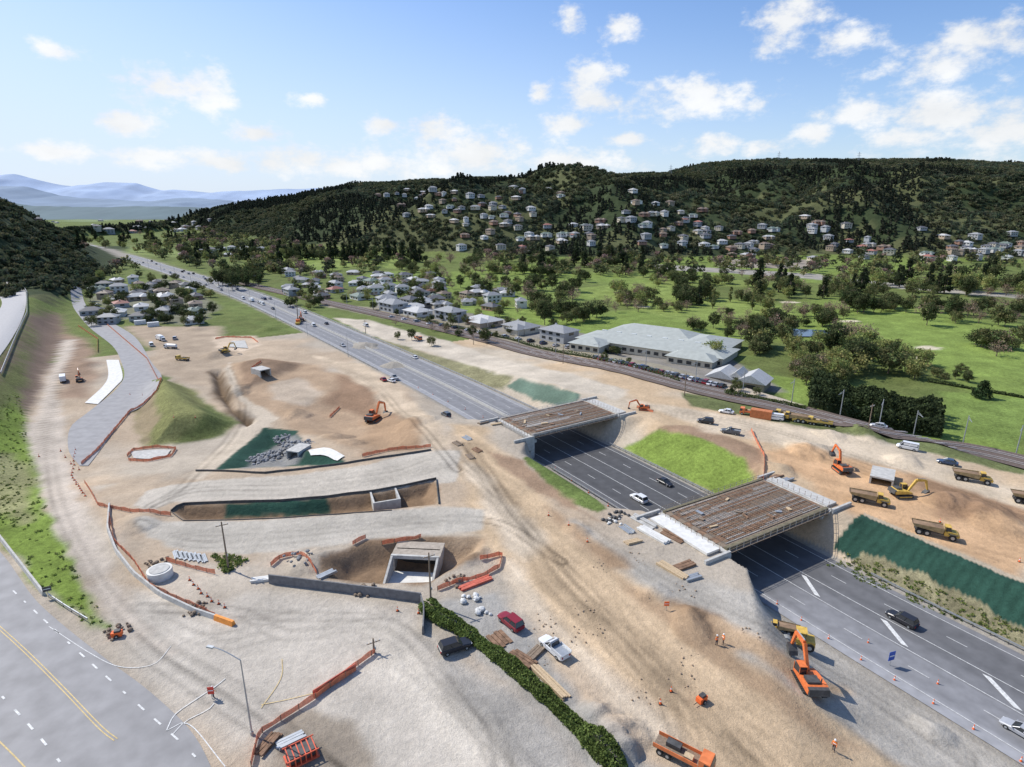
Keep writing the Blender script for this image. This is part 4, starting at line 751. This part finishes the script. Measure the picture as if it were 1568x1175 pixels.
for f in [[(385,1175),(397,1125),(440,1098),(482,1072),(545,1022),(575,1000)],[(480,1068),(512,1050),(545,1028)],[(125,712),(150,690),(175,660),(200,630),(240,600),(248,582)],[(248,582),(225,550),(190,520),(155,490)],[(195,700),(205,690),(240,686),(270,688),(262,700),(225,708),(197,706)],
 [(168,790),(175,830),(205,860),(230,900),(330,945)],[(415,868),(430,855),(455,850),(475,862),(485,880)],[(585,835),(645,824)],[(670,905),(700,893),(738,885),(765,870),(770,850),(735,858)],[(330,520),(345,517),(385,518),(395,525)],[(560,825),(540,835)],[(400,555),(385,565)],
 [(505,640),(520,625)],[(555,700),(600,690),(660,685)],[(150,540),(150,520),(120,500)],[(262,790),(200,785),(150,775),(130,740)],[(1150,660),(1170,700),(1168,745)],[(255,860),(290,870),(330,880)],[(975,625),(1000,632)]]: fence(f)
rail('concrete_barrier',pxline([(168,775),(165,810),(178,845),(205,880),(245,912),(300,938),(330,948)],2),.8,.28,CONC,0,solid=True)
rail('barrier_end_orange',pxline([(330,948),(358,958)],2),.8,.4,mat('plastic_barrier_orange',(.8,.3,.06),.6),0,solid=True)
rail('concrete_barrier',pxline([(300,722),(400,726),(520,712),(660,690)],3),.5,.15,DSTL,0,solid=True);rail('edge_kerb',pxline([(262,784),(275,773),(350,770),(430,768),(500,762),(580,752),(668,734),(672,772)],2),.5,.12,DSTL,0,solid=True);rail('edge_kerb',pxline([(262,784),(280,798),(350,797),(430,794),(500,789),(600,782)],2),.2,.08,DSTL,0,solid=True)
rail('retaining_wall',pxline([(413,893),(520,906),(645,922)],2.4),1.7,.25,mat('dark_timber_panel',(.16,.16,.165),.8,var=.2),2.4,0,solid=True);rail('retaining_wall',pxline([(645,922),(650,940),(648,972)],2.4),1.5,.2,mat('dark_timber_panel'),0,0,solid=True)
rail('site_hoarding',pxline([(480,1068),(545,1026)],1.5),1.1,.12,mat('plastic_barrier_red',(.55,.14,.09),.6),0,solid=True)
# culverts
DKM=mat('culvert_dark_interior',(.05,.05,.05),.95)  # near-black panels stand in for the shade inside culverts and chamber
def culvert(w,l,h):
    mb=MB();mb.box(0,0,.15,w,l,.3,CONCW)
    for sg in(-1,1): mb.add([(sg*w/2-.2,-l/2,0),(sg*w/2+.2,-l/2,0),(sg*w/2+.2,l/2,0),(sg*w/2-.2,l/2,0),(sg*w/2-.2,-l/2,1.0),(sg*w/2+.2,-l/2,1.0),(sg*w/2+.2,l/2,h+.3),(sg*w/2-.2,l/2,h+.3)],[(0,1,5,4),(1,2,6,5),(2,3,7,6),(3,0,4,7),(4,5,6,7)],CONC)
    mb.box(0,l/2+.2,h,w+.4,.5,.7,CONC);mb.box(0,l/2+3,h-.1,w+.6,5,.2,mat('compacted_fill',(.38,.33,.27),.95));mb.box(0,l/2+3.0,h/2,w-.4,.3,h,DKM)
    for sg in(-1,1): mb.box(sg*w/2,l/2+3,h/2,.4,5,h-.2,CONC)
    return mb.mesh('culvert')
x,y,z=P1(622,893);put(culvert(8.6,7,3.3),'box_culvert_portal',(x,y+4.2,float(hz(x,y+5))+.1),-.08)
mb=MB()
for sx,sy,cx,cy in((6,.4,0,3),(6,.4,0,-3),(.4,5.6,-2.8,0),(.4,5.6,2.8,0)): mb.box(cx,cy,1.2,sx,sy,2.4,CONC)
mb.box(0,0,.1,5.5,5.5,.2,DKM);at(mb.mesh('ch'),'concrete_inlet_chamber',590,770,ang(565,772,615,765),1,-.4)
mb=MB()
for cx in(-2.2,2.2): mb.box(cx,0,1.4,.4,7,2.8,CONC)
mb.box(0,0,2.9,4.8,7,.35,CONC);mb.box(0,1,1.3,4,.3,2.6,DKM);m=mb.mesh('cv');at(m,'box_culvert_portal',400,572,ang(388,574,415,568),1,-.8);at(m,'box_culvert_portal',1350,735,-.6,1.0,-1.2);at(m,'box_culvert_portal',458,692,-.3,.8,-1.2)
ribbon('concrete_apron',[(472,691),(500,687),(528,700)],[(476,699),(497,699),(517,707)],CONCW,.3,8,3)
ribbon('concrete_slab',[(355,523),(375,522)],[(350,532),(380,534)],CONC,.3,6,3);ribbon('concrete_slab',[(200,693),(235,690),(262,690)],[(205,703),(232,704),(255,700)],CONC,.3,6,3)
mb=MB();mb.cyl((0,0,0),(0,0,1.5),2.0,2.0,CONCW,28);mb.cyl((0,0,1.5),(0,0,1.6),1.6,1.6,CONC,24);at(mb.mesh('riser'),'concrete_tank',246,883)
# poles
def pole(u,v,h,name='utility_pole'):
    mb=MB();mb.cyl((0,0,0),(0,0,h),.17,.11,TIM,9);mb.box(0,0,h-.7,2.0,.1,.12,TIM)
    for k in(-1,-.4,.4,1): mb.cyl((k*.9,0,h-.62),(k*.9,0,h-.4),.05,.04,PW,6)
    mb.box(.2,0,h*.3,.2,.25,.4,STEEL);at(mb.mesh(name),name,u,v,.5)
pole(350,872,9.5);pole(660,925,9.5);pole(573,1000,2.5,'fence_post');pole(1330,655,7)
for u,v in [(862,557),(725,528),(1048,606),(560,512)]: pole(u,v,8)
mb=MB();mb.cyl((0,0,0),(0,0,.5),.22,.2,CONC);mb.cyl((0,0,.4),(0,0,11),.12,.065,STEEL);pr=(0,0,11)
for k in range(1,8): t=k/7;q=(-3.6*t,0,11+1.1*math.sin(t*1.5));mb.cyl(pr,q,.06,.055,STEEL,6);pr=q
mb.box(-4.0,0,12.05,.9,.35,.18,STEEL);mb.box(-4.0,0,11.94,.6,.25,.05,PW);at(mb.mesh('lamp'),'street_lamp',386,1125,-.25)
for s in range(330,900,60):
    x,y,a=spt(s,-14);mb=MB();mb.cyl((0,0,0),(0,0,11),.12,.07,STEEL,6);mb.box(1.2,0,11,2.6,.1,.1,STEEL);mb.box(2.3,0,10.95,.7,.3,.14,STEEL);put(mb.mesh('lp'),'motorway_lamp',(x,y,float(hz(x,y))),a-1.57)
def sign(u,v,w,h,mt,rz,hh=2.2):
    mb=MB();mb.cyl((0,0,0),(0,0,hh),.05,.05,STEEL,6);mb.box(0,-.06,hh-h/2+.1,w,.04,h,mt);mb.box(0,-.085,hh-h/2+.1,w*.8,.01,h*.12,PW);at(mb.mesh('sg'),'traffic_sign',u,v,rz)
BLU=mat('sign_blue',(.03,.09,.4),.4);sign(1362,1020,1.2,1.6,BLU,.3,2.6);sign(325,1070,.8,1.1,mat('sign_red',(.6,.06,.04),.4),.1,1.8);sign(75,915,1.2,.9,DSTL,.5,2);sign(1020,935,.8,.8,OR,0,1.6)
def rockpile(name,u,v,r,n,size,mt,flat=.5):
    q=random.Random(u);mb=MB()
    for k in range(n):
        a=q.random()*6.28;d=r*q.random()**.6;s=size*(.5+q.random());x_,y_=d*math.cos(a),d*math.sin(a);z_=s*.3+max(0,(1-d/r))*r*flat*q.random()
        rg=[]
        for zz,rr_ in((-.5,.55),(0,1),(.4,.75),(.6,.25)): rg.append([(x_+s*rr_*math.cos(b+q.random()*.5)*.6,y_+s*rr_*math.sin(b+q.random()*.5)*.6,z_+zz*s*.7) for b in np.linspace(0,6.28,7)[:-1]])
        mb.loft(rg,mt)
    at(mb.mesh(name),name,u,v)
RK=mat('rock_grey',(.25,.255,.26),.95,var=.4,sc=1);BAG=mat('white_bag_fabric',(.58,.58,.56),.8,var=.25,sc=2)
for u,v,r,n in [(430,700,6,120),(455,685,5,80),(400,708,5,90),(440,672,4,60)]: rockpile('rock_pile',u,v,r,n,.75,RK,.2)
for u,v in [(712,920),(734,914),(742,938)]: rockpile('bulk_bag_heap',u,v,1.2,5,.75,BAG,.15)
for u,v in [(935,795),(950,790),(940,800)]: rockpile('concrete_rubble_heap',u,v,1.8,12,.6,[CONC,CONCW,DSTL][u%3],.2)
for u,v,r in [(240,862,2),(300,935,2),(455,858,3),(180,968,2),(700,890,2),(560,905,2)]: rockpile('debris_pile',u,v,r,18,.5,RK if u%2 else TIM,.25)
for k in range(14): rockpile('loose_rock',R.choice([1080,1020,930,860])+R.randint(-60,60),R.randint(850,1080),2.5,9,.22,mat('clod_brown',(.36,.27,.19),.95),0)
def stack(u,v,l,w,n,mt,rz,name='timber_stack'):
    mb=MB()
    for k in range(n): mb.box(R.uniform(-.2,.2),(k%4-1.5)*w,.12+(k//4)*.24,l,w*.85,.2,mt,rz=R.uniform(-.02,.02))
    at(mb.mesh(name),name,u,v,rz)
A1=ang(705,905,755,885);stack(728,895,6,.35,8,mat('plastic_barrier_red'),A1,'barrier_stack');stack(842,1045,7,.35,6,WOOD,ang(825,1025,865,1065));stack(800,1010,4,.5,5,RUST,ang(790,1000,820,1020),'steel_stack')
stack(765,980,3.2,.7,4,RUST,ang(750,970,780,1000),'rusty_plate_stack');stack(1030,875,6,.4,8,WOOD,2.2);stack(1045,868,5,.5,6,RUST,.5,'formwork_stack');stack(1000,820,7,.5,8,CONCW,2.2,'precast_beam_stack');stack(1030,822,5,.5,6,RUST,2.2,'formwork_stack');stack(985,800,6,.5,6,CONC,2.2,'precast_beam_stack')
for i in range(7): stack(270+i*7,850+i,3,.25,4,STEEL,2.2,'pipe_stack')
for u,v,a in [(700,680,2.2),(730,690,2.2),(715,672,2.2),(760,650,.4),(740,648,.6),(905,640,.4),(1190,730,.5),(1205,735,.5),(720,700,2.),(1240,760,.5),(400,888,.2),(500,880,.8),(820,1000,.9),(445,1135,.6),(410,1140,1.2),(1060,885,.4),(960,812,2.1),(970,830,.4)]: stack(u,v,3.2,.4,5,R.choice([WOOD,CONCW,STEEL,RUST,TIM]),a,'material_stack')
def container(u,v,rz,c):
    mt=mat('container_%s'%c,{'w':(.65,.66,.66),'b':(.07,.15,.25),'g':(.3,.32,.33),'o':(.5,.18,.07)}[c],.6);mb=MB();mb.box(0,0,1.3,6,2.4,2.5,mt)
    for k in range(19):
        for sg in(-1,1): mb.box(-2.85+k*.317,sg*1.215,1.3,.15,.05,2.2,mt)
    for sg in(-1,1): mb.box(3.02,sg*.6,1.3,.06,1.1,2.3,mt);mb.cyl((3.08,sg*.3,.3),(3.08,sg*.3,2.4),.03,.03,STEEL,5)
    at(mb.mesh('container'),'shipping_container',u,v,rz)
for q in [(235,500,.6,'w'),(215,497,.6,'w'),(300,495,.6,'g'),(1165,640,2.6,'o')]: container(*q)
mb=MB();rm_=mat('machine_red',(.65,.12,.06),.5)
for k in range(6): mb.box(-1.5+k*.6,0,.7,.12,2.2,1.2,rm_)
mb.box(0,0,.15,3.6,2.3,.2,rm_);mb.box(0,0,.8,3.2,1.6,.9,DSTL);
for sg in(-1,1): mb.box(0,sg*1.12,1.3,3.6,.1,.12,rm_)
at(mb.mesh('cage'),'red_steel_cage',462,1160,.6)
mb=MB();mb.box(0,0,.55,1.4,.8,.7,OR);mb.box(.1,0,1.0,.8,.6,.3,DSTL);mb.cyl((-.9,0,.4),(-1.5,0,.4),.05,.05,DSTL);[wheel(mb,0,s_*.5,.3,.15) for s_ in(-1,1)];gm_=mb.mesh('gen');at(gm_,'portable_generator',1074,1075,.6);at(gm_,'portable_generator',180,975,.3)
for u,v in [(1027,262),(1312,250),(1190,245)]:
    x=(u-784)/FX*1850/1.06;z=float(hz(x,1850));mb=MB();
    for a in(-1,1):
        for b in(-1,1): mb.cyl((a*3,b*3,0),(a*.5,b*.5,30),.3,.2,STEEL,4)
    for zz in(20,25): mb.box(0,0,zz,12,.5,.5,STEEL)
    put(mb.mesh('py'),'power_pylon',(x,1850,z))
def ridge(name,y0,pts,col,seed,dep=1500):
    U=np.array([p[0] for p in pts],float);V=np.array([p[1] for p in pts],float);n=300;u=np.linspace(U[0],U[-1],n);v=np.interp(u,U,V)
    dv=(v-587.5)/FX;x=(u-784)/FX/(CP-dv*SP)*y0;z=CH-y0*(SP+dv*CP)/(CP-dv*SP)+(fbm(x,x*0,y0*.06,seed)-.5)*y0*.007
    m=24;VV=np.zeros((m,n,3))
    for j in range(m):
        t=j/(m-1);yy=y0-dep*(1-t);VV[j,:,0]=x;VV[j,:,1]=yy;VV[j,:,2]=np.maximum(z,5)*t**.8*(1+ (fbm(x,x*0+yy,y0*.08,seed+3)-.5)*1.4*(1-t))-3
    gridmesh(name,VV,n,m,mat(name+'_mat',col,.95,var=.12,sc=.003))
ridge('distant_mountains',9500,[(-700,300),(-300,270),(-100,266),(20,267),(70,280),(110,287),(160,281),(210,282),(250,293),(330,292),(420,290),(520,285),(700,300)],(.33,.42,.57),1)  # blue-grey base colours of all three ranges hold the distance haze
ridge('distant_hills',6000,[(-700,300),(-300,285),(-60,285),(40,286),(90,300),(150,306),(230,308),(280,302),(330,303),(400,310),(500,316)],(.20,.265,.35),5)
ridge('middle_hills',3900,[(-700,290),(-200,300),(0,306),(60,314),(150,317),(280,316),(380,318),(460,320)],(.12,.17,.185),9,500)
# ---------------------------------------------------------------- sky, sun, camera
SE=math.radians(46);SAZ=math.radians(-62)
w=bpy.data.worlds.new('World');scene.world=w;w.use_nodes=True;nt=w.node_tree;nt.nodes.clear();L=nt.links
out=nn(nt,'ShaderNodeOutputWorld');bg=nn(nt,'ShaderNodeBackground');bg.inputs[1].default_value=.12
sk=nn(nt,'ShaderNodeTexSky');sk.sky_type='NISHITA';sk.sun_disc=False;sk.sun_elevation=SE;sk.sun_rotation=SAZ%(2*math.pi);sk.air_density=1.0;sk.dust_density=.6;sk.ozone_density=2.0
tc=nn(nt,'ShaderNodeTexCoord');sx=nn(nt,'ShaderNodeSeparateXYZ');L.new(tc.outputs['Generated'],sx.inputs[0])
def M(op,a,b=None,cl=False):
    n=nn(nt,'ShaderNodeMath',operation=op,use_clamp=cl)
    for i,q in enumerate((a,b)):
        if q is None: continue
        if isinstance(q,(int,float)): n.inputs[i].default_value=q
        else: L.new(q,n.inputs[i])
    return n.outputs[0]
az=M('ARCTAN2',sx.outputs[0],sx.outputs[1]);el=M('ARCSINE',sx.outputs[2]);cv=nn(nt,'ShaderNodeCombineXYZ');L.new(az,cv.inputs[0]);L.new(el,cv.inputs[1])
def noi(s,d,r,sy=1.6):
    mp=nn(nt,'ShaderNodeMapping');mp.inputs['Scale'].default_value=(1,sy,1);L.new(cv.outputs[0],mp.inputs[0]);n=nn(nt,'ShaderNodeTexNoise');n.inputs['Scale'].default_value=s;n.inputs['Detail'].default_value=d;n.inputs['Roughness'].default_value=r;L.new(mp.outputs[0],n.inputs['Vector']);return n.outputs[0]
N1=noi(20,7,.62);N2=noi(7,2,.5)
CL=[(85,77,32,11),(275,138,80,24),(190,192,42,14),(390,203,44,13),(475,152,28,8),(240,238,110,13),(100,234,60,10),(590,190,32,12),(665,200,42,22),(870,40,20,20),(905,118,52,20),(905,150,46,15),(950,40,28,16),(825,147,16,12),(870,192,54,14),(960,215,35,9),(1075,155,100,26),(1210,30,50,30),(1285,65,58,15),(1255,205,28,14),(1330,170,64,20),(1440,100,78,20),(1460,175,84,30),(1510,70,60,25),(1090,220,44,14),(450,244,80,18),(560,252,130,20),(720,238,120,30),(880,248,110,18),(1400,215,100,18),(1530,205,70,28),(1180,225,40,10),(330,250,60,10)]
m=None
for u,v,a,b in CL:
    dx=(u-784)/FX;dv=(v-587.5)/FX;D=Vector((dx,CP-dv*SP,-(SP+dv*CP)));D.normalize();A0=math.atan2(D.x,D.y);E0=math.asin(D.z)
    s1=nn(nt,'ShaderNodeVectorMath',operation='MULTIPLY_ADD');ka=1/(a*.95/FX*math.sqrt(D.y));kb=1/(b*1.15/FX);L.new(cv.outputs[0],s1.inputs[0]);s1.inputs[1].default_value=(ka,kb,0);s1.inputs[2].default_value=(-A0*ka,-E0*kb,0)
    s3=nn(nt,'ShaderNodeVectorMath',operation='LENGTH');L.new(s1.outputs[0],s3.inputs[0]);q=s3.outputs['Value'];m=q if m is None else M('MINIMUM',m,q)
m=M('SUBTRACT',1.0,M('MINIMUM',m,1.9))
dn=M('ADD',m,M('MULTIPLY',M('SUBTRACT',N1,.5),3.6));mr=nn(nt,'ShaderNodeMapRange',interpolation_type='SMOOTHSTEP');L.new(dn,mr.inputs[0]);mr.inputs[1].default_value=-.2;mr.inputs[2].default_value=.9;mr.inputs[4].default_value=.95
br=nn(nt,'ShaderNodeMapRange');L.new(M('ADD',N2,M('MULTIPLY',N1,.5)),br.inputs[0]);br.inputs[1].default_value=.5;br.inputs[2].default_value=.95;br.inputs[3].default_value=7.0;br.inputs[4].default_value=8.6
cc=nn(nt,'ShaderNodeVectorMath',operation='SCALE');cc.inputs[0].default_value=(.97,.985,1.0);L.new(br.outputs[0],cc.inputs['Scale'])
tn=nn(nt,'ShaderNodeVectorMath',operation='MULTIPLY');L.new(sk.outputs[0],tn.inputs[0]);tn.inputs[1].default_value=(1.0,1.14,1.38)
hzf=nn(nt,'ShaderNodeMapRange',interpolation_type='SMOOTHSTEP');L.new(M('ADD',el,M('MULTIPLY',az,.16)),hzf.inputs[0]);hzf.inputs[1].default_value=-.10;hzf.inputs[2].default_value=.35;hzf.inputs[3].default_value=.85;hzf.inputs[4].default_value=.0
hx=nn(nt,'ShaderNodeMix',data_type='RGBA');L.new(hzf.outputs[0],hx.inputs[0]);L.new(tn.outputs[0],hx.inputs[6]);hx.inputs[7].default_value=(5.9,6.7,8.0,1)
mx=nn(nt,'ShaderNodeMix',data_type='RGBA');L.new(mr.outputs[0],mx.inputs[0]);L.new(hx.outputs[2],mx.inputs[6]);L.new(cc.outputs[0],mx.inputs[7]);L.new(mx.outputs[2],bg.inputs[0]);L.new(bg.outputs[0],out.inputs[0])
sd=bpy.data.lights.new('sun','SUN');sd.energy=5.0;sd.angle=math.radians(.53);sd.color=(1,.95,.87);so_=bpy.data.objects.new('sun',sd);COL.objects.link(so_)
dv=Vector((math.sin(SAZ)*math.cos(SE),math.cos(SAZ)*math.cos(SE),math.sin(SE)));so_.rotation_euler=dv.to_track_quat('Z','Y').to_euler()
cd=bpy.data.cameras.new('camera');cam=bpy.data.objects.new('camera',cd);COL.objects.link(cam);scene.camera=cam;cam.location=(0,0,CH);cam.rotation_euler=(math.pi/2-PT,0,0);cd.sensor_width=36;cd.lens=36*FX/1568;cd.clip_start=.5;cd.clip_end=30000
scene.view_settings.view_transform='Standard';scene.view_settings.look='None';scene.view_settings.exposure=0
